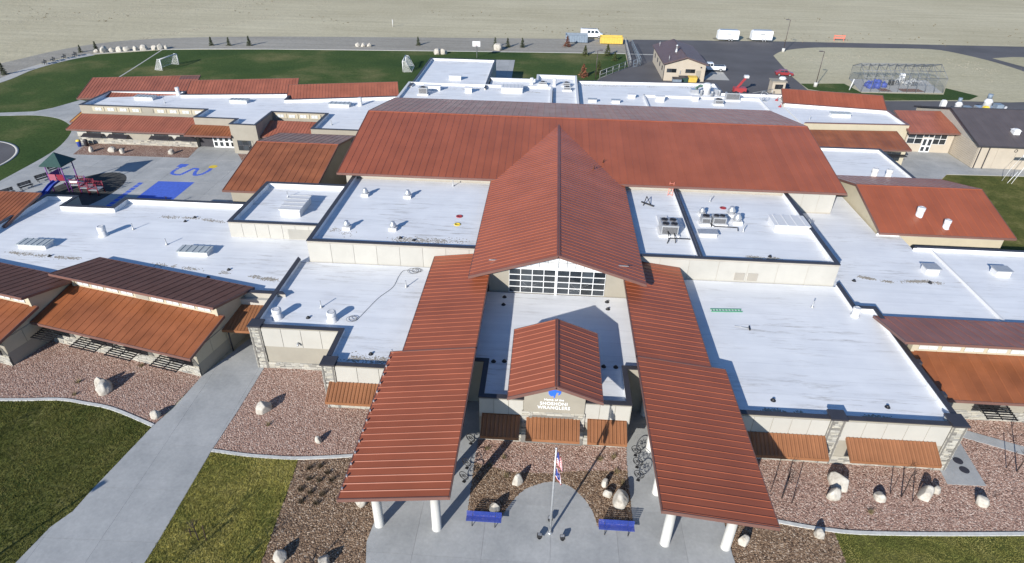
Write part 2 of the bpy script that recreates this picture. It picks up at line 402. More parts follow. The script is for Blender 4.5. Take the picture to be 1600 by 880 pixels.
def stones(root, p0, p1, z0, z1, proud=.1, ch=.17, lmin=.3, lmax=.75, seed=1, depth=.12):
    rnd = random.Random(seed); p0, u, nr, L = wall_frame(p0, p1); b = MB(); up = Vector((0, 0, 1))
    z = z0
    while z < z1 - .04:
        h = min(ch * rnd.uniform(.7, 1.25), z1 - z); s = 0
        while s < L - .03:
            l = min(rnd.uniform(lmin, lmax), L - s)
            if L - s - l < .12: l = L - s
            d = proud * rnd.uniform(.45, 1)
            a = p0 + u * (s + .008) + up * (z + .008) - nr * (depth - proud); e = p0 + u * (s + l - .008) + up * (z + .008) - nr * (depth - proud)
            q = nr * (depth - proud + d); b.hexa([a, e, e + q, a + q], [x + up * (h - .016) for x in (a, e, e + q, a + q)])
            s += l
        z += h
    o = b.build('stone_veneer', 'stone', root, fix=False, kind='stuff')
    MB().hexa([p0 - nr * .1, p0 + u * L - nr * .1, p0 + u * L + nr * proud * .35, p0 + nr * proud * .35], [x + up * (z1 - .01) for x in (p0 - nr * .1, p0 + u * L - nr * .1, p0 + u * L + nr * proud * .35, p0 + nr * proud * .35)] if z0 == 0 else
              [x + up * (z1 - .01) for x in (p0 - nr * .1, p0 + u * L - nr * .1, p0 + u * L + nr * proud * .35, p0 + nr * proud * .35)]).build('mortar_bed', 'mortar', root)
    return o
def window(root, p0, p1, z0, z1, cols, rows, frame='frame_white', proud=.05, fw=.08, glass='dark_glass'):
    p0, u, nr, L = wall_frame(p0, p1); up = Vector((0, 0, 1)); w_ = MB(); off = V(OFF[root.name])
    def bar(s0, s1, a, b, pr=proud): 
        q = p0 + u * s0 + up * a; e = p0 + u * s1 + up * a; d = nr * pr
        w_.hexa([q, e, e + d, q + d], [x + up * (b - a) for x in (q, e, e + d, q + d)])
    for i in range(cols + 1):
        s = L * i / cols; bar(max(0, s - fw / 2), min(L, s + fw / 2), z0, z1, proud * (1 if i in (0, cols) else .94))
    for j in range(rows + 1):
        z = z0 + (z1 - z0) * j / rows; bar(0, L, max(z0, z - fw / 2), min(z1, z + fw / 2), proud * .97)
    wo = w_.build('window', frame, root)
    pw, ph = L / cols - .02, (z1 - z0) / rows - .02
    g = MB(); a = Vector(); e = u * pw; d = nr * .02
    g.hexa([a, e, e + d, a + d], [x + up * ph for x in (a, e, e + d, a + d)]); me = g.mesh('pane', glass)
    for i in range(cols):
        for j in range(rows): inst('pane', me, p0 + u * (L * i / cols + .01) + up * (z0 + (z1 - z0) * j / rows + .01) - off, wo)
    return wo
def awning(root, x0, x1, yw, z0=2.1, z1=2.95, dep=1.55, m='awning_metal'):
    r = slope(root, (x0, yw - dep, z0), (x1, yw - dep, z0), (x0, yw, z1), (x1, yw, z1), .3, m, 'awning_metal', 'awning', .1, .075, True)
    b = MB()
    for x in (x0 + .5, x1 - .5): b.beam((x, yw - .02, z0 - 1.0), (x, yw - dep + .25, z0 - .12), .08, .08)
    b.build('bracket', 'dark_trim', r)
    return r
# ================================================================== the school, wing by wing
GX = 1.53                                   # axis of the entrance
# ---- great hall with the long red gable roof
h = thing('great_hall', 'largest building of the school, under the long red standing seam gable roof', 'building', (5, 89, 0))
HX0, HX1, HE, HR, HB, ZE, ZR = -26.05, 36.4, 72.4, 89.0, 105.6, 7.2, 10.0
slope(h, (HX0, HE, ZE), (HX1, HE, ZE), (HX0, HR, ZR), (HX1, HR, ZR), .9, name='front_roof')
slope(h, (HX1, HB, ZE), (HX0, HB, ZE), (HX1, HR, ZR), (HX0, HR, ZR), .9, 'red_metal', name='rear_roof')
MB().box(HX0 - .02, HX1 + .02, HR - .16, HR + .16, ZR - .03, ZR + .03).build('ridge_cap', 'red_metal', h)
MB().box(-25.3, 35.7, 73.4, 104.8, 0, 6.95).build('wall', 'grey_wall', h)
for x0, x1 in ((-25.3, -25.0), (35.4, 35.7)):
    MB().add([(x0, 73.4, 6.9), (x0, 104.8, 6.9), (x0, 89, 9.62), (x1, 73.4, 6.9), (x1, 104.8, 6.9), (x1, 89, 9.62)], [(0, 1, 2), (5, 4, 3), (0, 3, 4, 1), (1, 4, 5, 2), (2, 5, 3, 0)]).build('gable_wall', 'grey_wall', h)
panels(h, (29.9, 73.4), (35.7, 73.4), 4.15, 6.9, 3, 'cream', rows=1)
panels(h, (35.7, 73.4), (35.7, 79), 4.15, 6.9, 3, 'cream')

# ---- entrance hall: tall cross gable with the window wall
g = thing('entrance_hall', 'tall gabled entrance hall with the big gridded window, running into the red hall roof', 'building', (GX, 50, 0))
slope(g, (-6.72, 87.2, 6.98), (-6.72, 49.8, 6.98), (GX, 87.2, 9.62), (GX, 49.8, 9.62), .62, name='left_roof')
slope(g, (9.78, 49.8, 6.98), (9.78, 87.2, 6.98), (GX, 49.8, 9.62), (GX, 87.2, 9.62), .62, name='right_roof')
MB().beam((GX, 49.74, 9.615), (GX, 86.6, 9.615), .34, .03).build('ridge_cap', 'red_metal', g)
MB().box(-5.0, -3.05, 51.7, 73.4, 3.8, 6.95).box(6.22, 8.4, 51.7, 73.4, 3.8, 6.95).build('wall', 'taupe', g)
def gz(x): return 9.62 - abs(x - GX) * .32 - .27
MB().box(-5.0, 8.4, 52.3, 52.5, 4, 6.9).build('interior_back', 'taupe', g)
MB().box(-5.0, 8.4, 51.78, 52.3, 3.8, 4.25).build('sill_wall', 'taupe', g)
window(g, (-3.05, 51.72), (1.43, 51.72), 4.25, 6.95, 4, 4, proud=.1, fw=.07)
window(g, (1.63, 51.72), (6.22, 51.72), 4.25, 6.95, 4, 4, proud=.1, fw=.07)
# cross bracing seen in the panes
b = MB()
for xa, xb in ((-1.9, .3), (-.8, -1.9), (2.8, 5.0), (3.9, 2.8)):
    b.beam((xa, 51.715, 4.5), (xb, 51.715, 5.6), .03, .03); b.beam((xb, 51.716, 5.7), (xa, 51.716, 6.7), .03, .03)
b.build('brace', 'grey_metal', g)
MB().box(1.43, 1.63, 51.55, 51.8, 4.2, 9.2).build('mullion', 'frame_white', g)
MB().box(-5.0, 8.4, 51.58, 51.8, 6.95, 7.2).build('lintel', 'frame_white', g)
for x0, x1 in ((-5.0, 1.43), (1.63, 8.4)):
    xs = sorted((x0, x1), key=lambda x: abs(x - GX)); far = xs[1] if gz(xs[1]) > 7.2 else GX + math.copysign((9.35 - 7.2) / .32, xs[1] - GX)
    p = [(xs[0], 51.7, 7.2), (far, 51.7, 7.2), (far, 51.7, max(7.21, gz(far))), (xs[0], 51.7, gz(xs[0]))]
    q = MB(); q.hexa(p, [(a, 51.74, c) for a, _, c in p]); go = q.build('gable_glazing', 'frame_white', g)
    b = MB()
    for k in range(1, 8):
        x = xs[0] + (far - xs[0]) * k / 8
        b.box(x - .03, x + .03, 51.64, 51.7, 7.2, gz(x))
    b.box(min(xs[0], far), max(xs[0], far), 51.65, 51.7, 7.72, 7.78)
    b.build('glazing_bar', 'grey_metal', go)
MB().add([(-5.0, 51.76, 6.2), (8.4, 51.76, 6.2), (8.4, 51.76, 7.0), (GX, 51.76, 9.3), (-5.0, 51.76, 7.0), (-5.0, 52.2, 6.2), (8.4, 52.2, 6.2), (8.4, 52.2, 7.0), (GX, 52.2, 9.3), (-5.0, 52.2, 7.0)],
         [(0, 1, 2, 3, 4), (9, 8, 7, 6, 5), (0, 5, 6, 1), (1, 6, 7, 2), (2, 7, 8, 3), (3, 8, 9, 4), (4, 9, 5, 0)]).build('gable_wall', 'taupe', g)

# ---- lobby block with the sign gable
l = thing('lobby_block', 'low front lobby block with the lettered sign gable and three awnings', 'building', (GX, 36, 0))
LP = [(-4.3, 36.1), (7.4, 36.1), (7.4, 40.4), (14.0, 40.4), (14.0, 51.72), (-11, 51.72), (-11, 40.4), (-4.3, 40.4)]
flat_block(l, LP, 4.2, 4.62, 'taupe', skip=(3, 4, 5))
panels(l, (-4.3, 36.1), (-.85, 36.1), 2.6, 4.5, 3, 'cream'); panels(l, (3.85, 36.1), (7.4, 36.1), 2.6, 4.5, 3, 'cream')
panels(l, (7.4, 36.1), (7.4, 40.3), 2.6, 4.5, 3, 'cream')
stones(l, (-4.3, 36.1), (7.4, 36.1), 0, .95, .1, seed=3)
stones(l, (-.95, 36.0), (-.1, 36.0), .95, 3.55, .12, seed=4); stones(l, (3.1, 36.0), (3.95, 36.0), .95, 3.55, .12, seed=5)
stones(l, (-.1, 36.0), (3.1, 36.0), 3.2, 3.55, .12, seed=6)
for x0, x1 in ((-3.9, -1.3), (-.05, 3.05), (4.4, 7.0)): window(l, (x0, 36.09), (x1, 36.09), .98, 2.55, 3, 1, 'dark_trim')
for x0, x1 in ((-4.0, -1.15), (-.5, 3.5), (4.25, 7.12)): awning(l, x0, x1, 36.0)
# sign wall under the small gable
ez, rz = 6.2, 7.5
sg = MB(); P = [(-.8, 3.5), (3.86, 3.5), (3.86, 6.38), (GX, 7.24), (-.8, 6.38)]
sg.hexa([(x, 35.93, z) for x, z in P], [(x, 36.5, z) for x, z in P]); sgw = sg.build('sign_wall', 'taupe', l)
MB().hexa([(x, 42.2, z) for x, z in P], [(x, 42.5, z) for x, z in P]).build('rear_gable_wall', 'taupe', l)
for x in (-.8, 3.56): MB().box(x, x + .3, 36.5, 42.2, 4.0, 6.35).build('side_wall', 'taupe', l)
slope(l, (-2.0, 42.8, ez), (-2.0, 34.5, ez), (GX, 42.8, rz), (GX, 34.5, rz), .62, name='left_roof', thick=.16)
slope(l, (5.0, 34.5, ez), (5.0, 42.8, ez), (GX, 34.5, rz), (GX, 42.8, rz), .62, name='right_roof', thick=.16)
MB().beam((GX, 34.45, rz - .005), (GX, 42.85, rz - .005), .3, .03).build('ridge_cap', 'red_metal', l)
def text(t, size, x, y, z, m, parent, depth=.012, align='CENTER', name='lettering', sx=1.0):
    c = bpy.data.curves.new('lettering', 'FONT'); c.body = t; c.size = size; c.align_x = align; c.extrude = depth; c.space_character = 1.08; c.offset = .006
    tmp = bpy.data.objects.new('lettering_source', c); COL.objects.link(tmp); bpy.context.view_layer.update()
    me = bpy.data.meshes.new_from_object(tmp.evaluated_get(bpy.context.evaluated_depsgraph_get())); bpy.data.objects.remove(tmp)
    off = OFF[parent.name]; me.materials.clear(); me.materials.append(MT[m])
    o = bpy.data.objects.new(name, me); COL.objects.link(o); o.parent = parent; OFF[o.name] = off
    o.location = (x - off[0], y - off[1], z - off[2]); o.rotation_euler = (R(90), 0, 0); o.scale = (sx, 1, 1)
    return o
text('Home of the', .27, 1.48, 35.91, 4.80, 'letter_white', sgw, sx=1.0)
text('SHOSHONI', .43, 1.48, 35.91, 4.35, 'letter_white', sgw, sx=.93)
text('WRANGLERS', .43, 1.50, 35.91, 3.93, 'letter_white', sgw, sx=.94)
E_ = [(525, 320), (522, 288), (558, 270), (602, 276), (655, 288), (650, 312), (634, 330), (624, 330), (632, 303), (606, 303), (594, 340), (590, 362), (577, 362), (580, 340), (548, 346)]
ex = [(1.04 + (a - 525) * .0072, 5.13 + (360 - b_) * .0088) for a, b_ in E_]
em = MB(); em.hexa([(x, 35.925, z) for x, z in ex], [(x, 35.885, z) for x, z in ex]); em.build('emblem', 'blue_emblem', sgw)

# ---- the two entrance canopies on round columns
def canopy(label, sgn):
    xi, xo, xo2 = (-4.97, -11.96, -10.97) if sgn < 0 else (8.02, 15.12, 13.97)
    c = thing('entrance_canopy', label, 'canopy', ((xi + xo) / 2, 27, 0), group='entrance canopies')
    zi = 6.35; k = .9 / 7.0; z1 = zi - k * abs(xo - xi); z2 = zi - k * abs(xo2 - xi)
    A = ((xo, 39.9, z1), (xo, 25.25, z1), (xi, 39.9, zi), (xi, 25.25, zi)); B = ((xo2, 55.5, z2), (xo2, 39.9, z2), (xi, 55.5, zi), (xi, 39.9, zi))
    for q in (A, B):
        e0, e1, r0, r1 = q
        if sgn > 0: e0, e1, r0, r1 = e1, e0, r1, r0
        slope(c, e0, e1, r0, r1, .62, 'red_metal', name='roof', thick=.26)
    cols = [(-10.4, 27.6), (-6.36, 27.6)] if sgn < 0 else [(9.35, 27.5), (13.45, 27.5)]
    for x, _ in cols:
        for y in (27.55, 31.8, 36.0, 40.0):
            if abs(x) > 9.5 and y > 34: continue
            zt = zi - k * abs(x - xi) - .3
            col = MB().lathe(x, y, [(.36, 0), (.36, .06), (.33, .08), (.33, zt), (.34, zt)], 20).build('column', 'column_white', c)
    if sgn < 0:
        for y in range(26, 41): MB().box(xo + .02, xo + .12, y - .06, y + .06, z1 + .03, z1 + .16).build('snow_guard', 'galvanised', c)
    bm_ = MB()
    for y in (27.55, 31.8, 36.0, 40.0): bm_.beam((xi, y, zi - .42), (xo * .98 + xi * .02, y, z1 - .42), .18, .24)
    bm_.build('beam', 'dark_trim', c)
    return c
canopy('left of the two long red canopies on white columns beside the entrance', -1)
canopy('right of the two long red canopies on white columns beside the entrance', 1)

# ---- front left block
f = thing('front_left_block', 'low flat white roofed block with cream panels left of the entrance canopy', 'building', (-18, 43, 0))
FP = [(-25.4, 43.4), (-17.4, 43.4), (-17.4, 38.8), (-11, 38.8), (-11, 55.6), (-25.4, 55.6)]
flat_block(f, FP, 4.28, 4.7, 'taupe', skip=(3, 4))
panels(f, (-24.5, 43.4), (-17.4, 43.4), 2.55, 4.55, 4); panels(f, (-17.4, 43.4), (-17.4, 39.6), 2.55, 4.55, 2)
panels(f, (-16.45, 38.8), (-11, 38.8), 2.55, 4.55, 3); panels(f, (-25.4, 55.5), (-25.4, 49), 2.55, 4.55, 3)
stones(f, (-24.5, 43.4), (-17.4, 43.4), 0, .75, .1, seed=11); stones(f, (-17.4, 43.3), (-17.4, 39.6), 0, .75, .1, seed=12); stones(f, (-16.45, 38.8), (-11, 38.8), 0, .8, .1, seed=13)
def pier(root, x0, x1, y0, y1, z1, seed, cap='dark_trim'):
    MB().box(x0 + .05, x1 - .05, y0 + .05, y1, 0, z1).build('pier', 'mortar', root)
    stones(root, (x0, y0 + .1), (x1, y0 + .1), 0, z1, .1, seed=seed, lmax=.6); stones(root, (x0 + .1, y1), (x0 + .1, y0), 0, z1, .1, seed=seed + 1, lmax=.6); stones(root, (x1 - .1, y0), (x1 - .1, y1), 0, z1, .1, seed=seed + 2, lmax=.6)
    MB().box(x0 - .07, x1 + .07, y0 - .07, y1 + .07, z1 + .01, z1 + .16).build('pier_cap', cap, root)
pier(f, -25.55, -24.5, 43.25, 44.3, 4.66, 20); pier(f, -17.55, -16.45, 38.65, 39.7, 4.66, 24)
window(f, (-16.2, 38.79), (-13.4, 38.79), .85, 2.3, 3, 1, 'dark_trim')
awning(f, -17.0, -13.0, 38.72)
MB().tube([(-21.3, 43.36, 3.1), (-21.3, 43.1, 3.12), (-21.25, 43.0, 3.0)], .1, 10).build('wall_lamp', 'grey_metal', f)

# ---- front right block
f = thing('front_right_block', 'wide low white roofed block with stone piers right of the entrance canopy', 'building', (23, 36, 0))
FP = [(14.0, 35.8), (31.9, 35.8), (31.9, 51.4), (30.0, 51.4), (30.0, 55.6), (14.0, 55.6)]
flat_block(f, FP, 4.28, 4.7, 'taupe', skip=(4, 5))
panels(f, (15.2, 35.8), (22.2, 35.8), 2.55, 4.5, 5); panels(f, (23.3, 35.8), (31.0, 35.8), 2.55, 4.5, 5)
stones(f, (14.0, 35.8), (22.2, 35.8), 0, .85, .1, seed=31); stones(f, (23.3, 35.8), (31.0, 35.8), 0, .85, .1, seed=32)
pier(f, 22.2, 23.3, 35.65, 36.6, 4.66, 33); pier(f, 31.0, 32.1, 35.65, 36.9, 4.66, 36)
for x0, x1 in ((17.0, 21.8), (24.2, 30.2)): window(f, (x0, 35.79), (x1, 35.79), .9, 2.5, 5, 1, 'dark_trim')
awning(f, 16.3, 22.1, 35.72); awning(f, 23.85, 30.3, 35.72)
for y in (39.0, 43.0, 45.6): MB().box(31.95, 32.25, y, y + .5, 3.6, 4.79).build('scupper', 'dark_trim', f)

# ---- upper flat roofed blocks in front of the hall
m_ = thing('upper_left_block', 'taller white roofed block with four fans, left of the entrance hall', 'building', (-15, 64, 0))
flat_block(m_, [(-24.2, 55.6), (-4.9, 55.6), (-4.9, 73.4), (-24.2, 73.4)], 6.2, 6.75, 'grey_wall', skip=(1, 2))
panels(m_, (-24.2, 55.6), (-5, 55.6), 4.12, 6.55, 8); panels(m_, (-24.2, 73), (-24.2, 55.6), 4.12, 6.55, 7)
m_ = thing('upper_right_block', 'taller white roofed block with air conditioning units, right of the entrance hall', 'building', (19, 64, 0))
flat_block(m_, [(8.3, 55.6), (29.55, 55.6), (29.55, 73.4), (8.3, 73.4)], 6.2, 6.75, 'grey_wall', skip=(2, 3))
MB().box(15.75, 16.15, 56.0, 73.3, 6.0, 6.72).build('divider_wall', 'membrane', m_)
MB().box(15.70, 15.92, 55.98, 73.3, 6.73, 6.79).box(16.0, 16.2, 55.98, 73.3, 6.73, 6.79).build('divider_coping', 'dark_trim', m_)
panels(m_, (9, 55.6), (29.55, 55.6), 4.12, 6.55, 7); panels(m_, (29.55, 55.6), (29.55, 73.3), 4.12, 6.55, 7)
for x0 in (19.6, 20.9):
    b = MB()
    for k in range(8): b.box(x0, x0 + .95, 55.44, 55.55, 4.45 + k * .11, 4.52 + k * .11)
    b.build('louvre', 'grey_wall', m_)
m_ = thing('small_upper_block', 'small raised white roofed block with a ribbed hood beside the playground roof', 'building', (-30, 60, 0))
flat_block(m_, [(-34.9, 60.4), (-24.25, 60.4), (-24.25, 71.5), (-34.9, 71.5)], 5.4, 6.0, 'grey_wall', skip=(1,))
panels(m_, (-34.9, 60.4), (-24.3, 60.4), 4.12, 5.85, 7)
b = MB()
for k in range(12): b.box(-28.2, -25.2, 60.26, 60.36, 4.2 + k * .1, 4.26 + k * .1)
b.build('louvre', 'cream', m_)

# ---- low left roof behind the classroom wings
m_ = thing('playground_block', 'wide low white roof between the left classroom wings and the playground', 'building', (-44, 58, 0))
flat_block(m_, [(-24.25, 48.7), (-24.25, 67.9), (-51.5, 67.9), (-51.5, 65.3), (-57.5, 65.3), (-57.5, 67.9), (-61.6, 67.9), (-61.6, 52.6), (-46.6, 49.2), (-45.2, 52.0), (-28.2, 48.7)], 4.1, 4.68, 'grey_wall', skip=(0, 7, 8, 9))
sh = thing('far_left_shed', 'red shed roof at the left edge beside the playground', 'building', (-68, 62, 0))
slope(sh, (-78, 60, 4.35), (-61, 60, 4.35), (-78, 66.5, 5.5), (-61, 66.5, 5.5), .5, 'orange_metal')
MB().box(-78, -61.7, 60.4, 66.2, 0, 4.2).hexa([(-77.9, 60.4, 4.2), (-61.7, 60.4, 4.2), (-61.7, 66.2, 4.2), (-77.9, 66.2, 4.2)], [(-77.9, 60.4, 4.21), (-61.7, 60.4, 4.21), (-61.7, 66.2, 5.1), (-77.9, 66.2, 5.1)]).build('wall', 'taupe', sh)

# ---- classroom wings with a clerestory (lower orange roof, upper roof sloping back)
def wing(label, loc, rot, xl, xr, upm='shaded_red_metal', lowm='orange_metal', nwin=8, trell=(), cat='building', lowpw=.85, uppw=.9, stonewall=True):
    t = thing('classroom_wing', label, cat, loc, rot, local=True, group='classroom wings')
    slope(t, (xl, -1.1, 3.0), (xr + .47, -1.1, 3.0), (xl, 3.75, 4.22), (xr + .47, 3.75, 4.22), lowpw, lowm, 'red_trim', 'lower_roof')
    slope(t, (xr + .5, 8.3, 4.6), (xl - .9, 8.3, 4.6), (xr + .5, 2.85, 5.8), (xl - .9, 2.85, 5.8), uppw, upm, 'red_trim', 'upper_roof')
    MB().box(xl + .3, xr, 0, 7.9, 0, 2.9).build('wall', 'taupe', t)
    for x in (xl + .35, xr - .3):
        MB().add([(x, 0, 2.9), (x, 7.9, 2.9), (x, 7.9, 4.4), (x, 3.65, 5.35), (x, 3.65, 3.95), (x + .3, 0, 2.9), (x + .3, 7.9, 2.9), (x + .3, 7.9, 4.4), (x + .3, 3.65, 5.35), (x + .3, 3.65, 3.95)],
                 [(0, 1, 2, 3, 4), (9, 8, 7, 6, 5), (0, 5, 6, 1), (1, 6, 7, 2), (2, 7, 8, 3), (3, 8, 9, 4), (4, 9, 5, 0)]).build('end_wall', 'cream_yellow', t)
    MB().box(xl + .5, xr - .1, 3.75, 4.1, 4.0, 5.5).build('clerestory_wall', 'cream_yellow', t)
    L = (xr - .6) - (xl + .8); dw = L / (nwin + 1)
    k = 0
    for i in range(nwin + 1):
        x0 = xl + .8 + dw * i
        if i == nwin // 2: panels(t, (x0 + .1, 3.75), (x0 + dw - .1, 3.75), 4.3, 5.35, 1, 'taupe', name='infill_panel'); continue
        window(t, (x0 + .16, 3.74), (x0 + dw - .16, 3.74), 4.42, 5.25, 2, 2, 'cream', fw=.06, glass='clerestory_glass')
    if stonewall: stones(t, (xl + .3, 0), (xr, 0), 0, 1.05, .1, seed=int(abs(xl * 7)) + 50)
    panels(t, (xr, 0), (xr, 7.8), 1.4, 2.85, 4, 'cream_yellow')
    for x0, x1 in trell:
        window(t, (x0 + .2, -.02), (x1 - .2, -.02), 1.08, 2.35, 3, 1, 'dark_trim')
        s_ = MB()
        for k in range(6): s_.beam((x0, -.75 - k * .24, 2.16 - k * .03), (x1, -.75 - k * .24, 2.16 - k * .03), .12, .04)
        for x in (x0 + .1, (x0 + x1) / 2, x1 - .1): s_.beam((x, -.02, 2.22), (x, -2.05, 1.98), .06, .06); s_.beam((x, -.02, 1.5), (x, -1.4, 2.02), .04, .04)
        s_.build('sunshade', 'black_metal', t)
    return t
mat('clerestory_glass', (.62, .66, .68), .12, .05, 1, spec=.8)
wing('angled classroom wing nearest the front path, with four black sunshades', (-30.1, 41.7, 0), R(-13), -17.1, 0, trell=((-16.6, -14.3), (-12.1, -9.2), (-8.2, -5.3), (-3.3, -.4)))
wing('angled classroom wing cut by the left edge of the picture', (-47.8, 41.7, 0), R(-13), -17.1, 0, trell=((-3.4, -.5),))
wing('classroom wing at the right edge with a purple brown upper roof', (33.6, 41.7, 0), 0, -1.45, 27, 'dull_red_metal', nwin=13, trell=((3.1, 5.6), (7.4, 9.9), (11, 14)), lowpw=.85, uppw=.9)
MB_ = thing('link_canopy', 'small ribbed orange canopy over the gap between angled wing and front block', 'canopy', (-27, 46, 0))
slope(MB_, (-29.2, 45.2, 2.7), (-25.6, 45.2, 2.7), (-29.2, 48.3, 3.5), (-25.6, 48.3, 3.5), .33, 'awning_metal', 'awning_metal')
MB().box(-28.9, -25.6, 48.3, 48.7, 0, 4.1).build('wall', 'cream', MB_)
MB().tube([(-28.9, 45.5, 0), (-28.9, 45.5, 2.6)], .07, 8).build('post', 'dark_trim', MB_)

# ---- gabled wings left and right of the hall
def gabled(label, x0, x1, ye, yr, yb, ze, zr, zb, m, zb0=0, wallm='cream_yellow'):
    t = thing('gabled_wing', label, 'building', ((x0 + x1) / 2, yr, 0))
    slope(t, (x0, ye, ze), (x1, ye, ze), (x0, yr, zr), (x1, yr, zr), .9, m, name='front_roof')
    slope(t, (x1, yb, zb), (x0, yb, zb), (x1, yr, zr), (x0, yr, zr), .9, m, name='rear_roof')
    MB().box(x0 - .02, x1 + .02, yr - .14, yr + .14, zr - .03, zr + .03).build('ridge_cap', 'red_metal', t)
    a, b = x0 + .45, x1 - .45; y0, y1 = ye + 1.0, yb - 1.0
    k0 = ze + (zr - ze) * 1.0 / (yr - ye) - .3; k1 = zb + (zr - zb) * 1.0 / (yb - yr) - .3
    P = [(y0, 0), (y1, 0), (y1, k1), (yr, zr - .3), (y0, k0)]
    MB().hexa([(a, y, z) for y, z in P], [(b, y, z) for y, z in P]).build('wall', wallm, t)
    return t, y0, k0
gabled('red gable roofed wing between the playground and the great hall', -40.7, -29.1, 71.1, 82.9, 91.0, 4.75, 7.0, 5.45, 'orange_metal', wallm='taupe')
t, y0, k0 = gabled('red gable roofed wing with two white vents, right of the great hall', 39.0, 54.2, 67.2, 75.9, 84.4, 4.7, 7.0, 4.75, 'red_metal')
MB().box(41, 53.6, y0 - .1, y0 - .02, 3.9, 4.35).build('base_trim', 'grey_wall', t)

# ---- low right roof
m_ = thing('right_low_block', 'low white roof right of the upper blocks, with two box curbs', 'building', (45, 58, 0))
flat_block(m_, [(29.6, 55.4), (30.0, 55.4), (30.0, 51.3), (32.0, 51.3), (32.0, 49.6), (66, 49.6), (66, 64.9), (42, 64.9), (42, 68.3), (39.4, 68.3), (39.4, 79), (35.6, 79), (35.6, 73.5), (29.6, 73.5)], 3.95, 4.35, 'grey_wall', skip=(0, 1, 2, 3, 4, 7, 9, 10, 11, 12, 13), deck='membrane')
MB().box(42.0, 54, 64.5, 64.95, 4.2, 4.36).build('parapet_step', 'membrane', m_)
MB().hexa([(43.55, 50, 3.9), (43.85, 50, 3.9), (43.85, 64.6, 3.9), (43.55, 64.6, 3.9)], [(43.6, 50, 4.18), (43.8, 50, 4.18), (43.8, 64.6, 4.18), (43.6, 64.6, 4.18)]).build('divider_curb', 'white_paint', m_)

# ---- low roof behind the right gabled wing
m_ = thing('rear_right_annex', 'small low white roof behind the right gabled wing', 'building', (44, 92, 0))
flat_block(m_, [(35.7, 84), (51.4, 84), (51.4, 96.6), (35.7, 96.6)], 4.1, 4.5, 'cream_yellow', skip=(0, 3))

# ---- rear right wing
m_ = thing('rear_right_wing', 'rear right wing with cream clerestory, white roof and red rear shed', 'building', (52, 110, 0))
flat_block(m_, [(43.4, 107.6), (61.2, 108.4), (61.2, 116.8), (43.4, 119.4)], 4.2, 4.75, 'cream_yellow', 'red_trim', skip=(3,))
slope(m_, (43.5, 100.3, 2.9), (58.8, 101.2, 2.9), (43.5, 106.4, 3.95), (58.8, 107.3, 3.95), .8, 'orange_metal', name='lower_roof')
slope(m_, (43.4, 119.3, 4.65), (61.0, 116.6, 4.65), (44.2, 124.2, 6.05), (62.0, 121.8, 6.05), .6, 'red_metal', name='rear_roof')
MB().box(43.5, 58.2, 101.5, 107, 0, 2.85).build('lower_wall', 'cream_yellow', m_)
MB().prism([(44, 119.6), (61, 117.1), (61.9, 121.5), (44.3, 123.9)], 0, 4.7).build('rear_wall', 'taupe', m_)
for i in range(8):
    x = 45.5 + i * 1.9
    window(m_, (x, 107.66 + (x - 43.4) * .045), (x + 1.2, 107.66 + (x + 1.2 - 43.4) * .045), 4.1, 4.62, 2, 1, 'cream', fw=.06, glass='clerestory_glass')
window(m_, (54.5, 101.48), (57.5, 101.48), .9, 2.4, 4, 1, 'dark_trim')
s_ = MB()
for k in range(4): s_.beam((54.2, 101.1 - k * .3, 2.1), (58, 101.1 - k * .3, 2.1), .14, .05)
s_.build('sunshade', 'black_metal', m_)

# ---- glazed link and beige gym at the far right
m_ = thing('glazed_link', 'beige link building with glass doors under a brick red roof', 'building', (65, 109, 0))
slope(m_, (60.8, 106.9, 3.95), (69.3, 107.3, 3.95), (61.4, 115.0, 5.3), (69.9, 115.4, 5.3), .55, 'dull_red_metal')
MB().prism([(61.6, 108.8), (69.3, 108.6), (69.3, 115), (61.6, 115)], 0, 3.7).build('wall', 'beige', m_)
window(m_, (61.8, 108.75), (64.3, 108.72), 1.5, 3.4, 2, 2); window(m_, (66.1, 108.68), (68.2, 108.62), 1.5, 3.4, 2, 2)
window(m_, (64.35, 108.71), (66.05, 108.68), 2.65, 3.4, 2, 1)
for x in (64.4, 65.25):
    d = MB().hexa([(x, 108.72, .05), (x + .78, 108.7, .05), (x + .78, 108.62, .05), (x, 108.64, .05)], [(x, 108.72, 2.5), (x + .78, 108.7, 2.5), (x + .78, 108.62, 2.5), (x, 108.64, 2.5)]).build('door', 'frame_white', m_)
    for z0, z1 in ((.25, 1.0), (1.25, 2.35)):
        MB().hexa([(x + .13, 108.63, z0), (x + .65, 108.62, z0), (x + .65, 108.6, z0), (x + .13, 108.61, z0)], [(x + .13, 108.63, z1), (x + .65, 108.62, z1), (x + .65, 108.6, z1), (x + .13, 108.61, z1)]).build('pane', 'dark_glass', d)
m_ = thing('beige_gym', 'large beige metal building with dark grey gable roof at the far right', 'building', (85, 112, 0))
slope(m_, (69.2, 101.5, 3.95), (112, 101.5, 3.95), (69.2, 112.3, 6.9), (112, 112.3, 6.9), .9, 'slate_metal', 'dark_trim', name='front_roof', rib=.03)
slope(m_, (112, 123.3, 3.95), (69.2, 123.3, 3.95), (112, 112.3, 6.9), (69.2, 112.3, 6.9), .9, 'slate_metal', 'dark_trim', name='rear_roof', rib=.03)
P = [(101.9, 0), (123, 0), (123, 3.85), (112.3, 6.68), (101.9, 3.85)]
MB().hexa([(69.6, y, z) for y, z in P], [(111.5, y, z) for y, z in P]).build('wall', 'grey_wall', m_)
panels(m_, (69.6, 101.9), (111.5, 101.9), .1, 3.75, 14, 'beige', .05)
b = MB(); 
for k in range(12): b.box(69.5, 69.56, 102, 122.9, .1 + k * .31, .385 + k * .31)
b.build('siding', 'beige', m_)
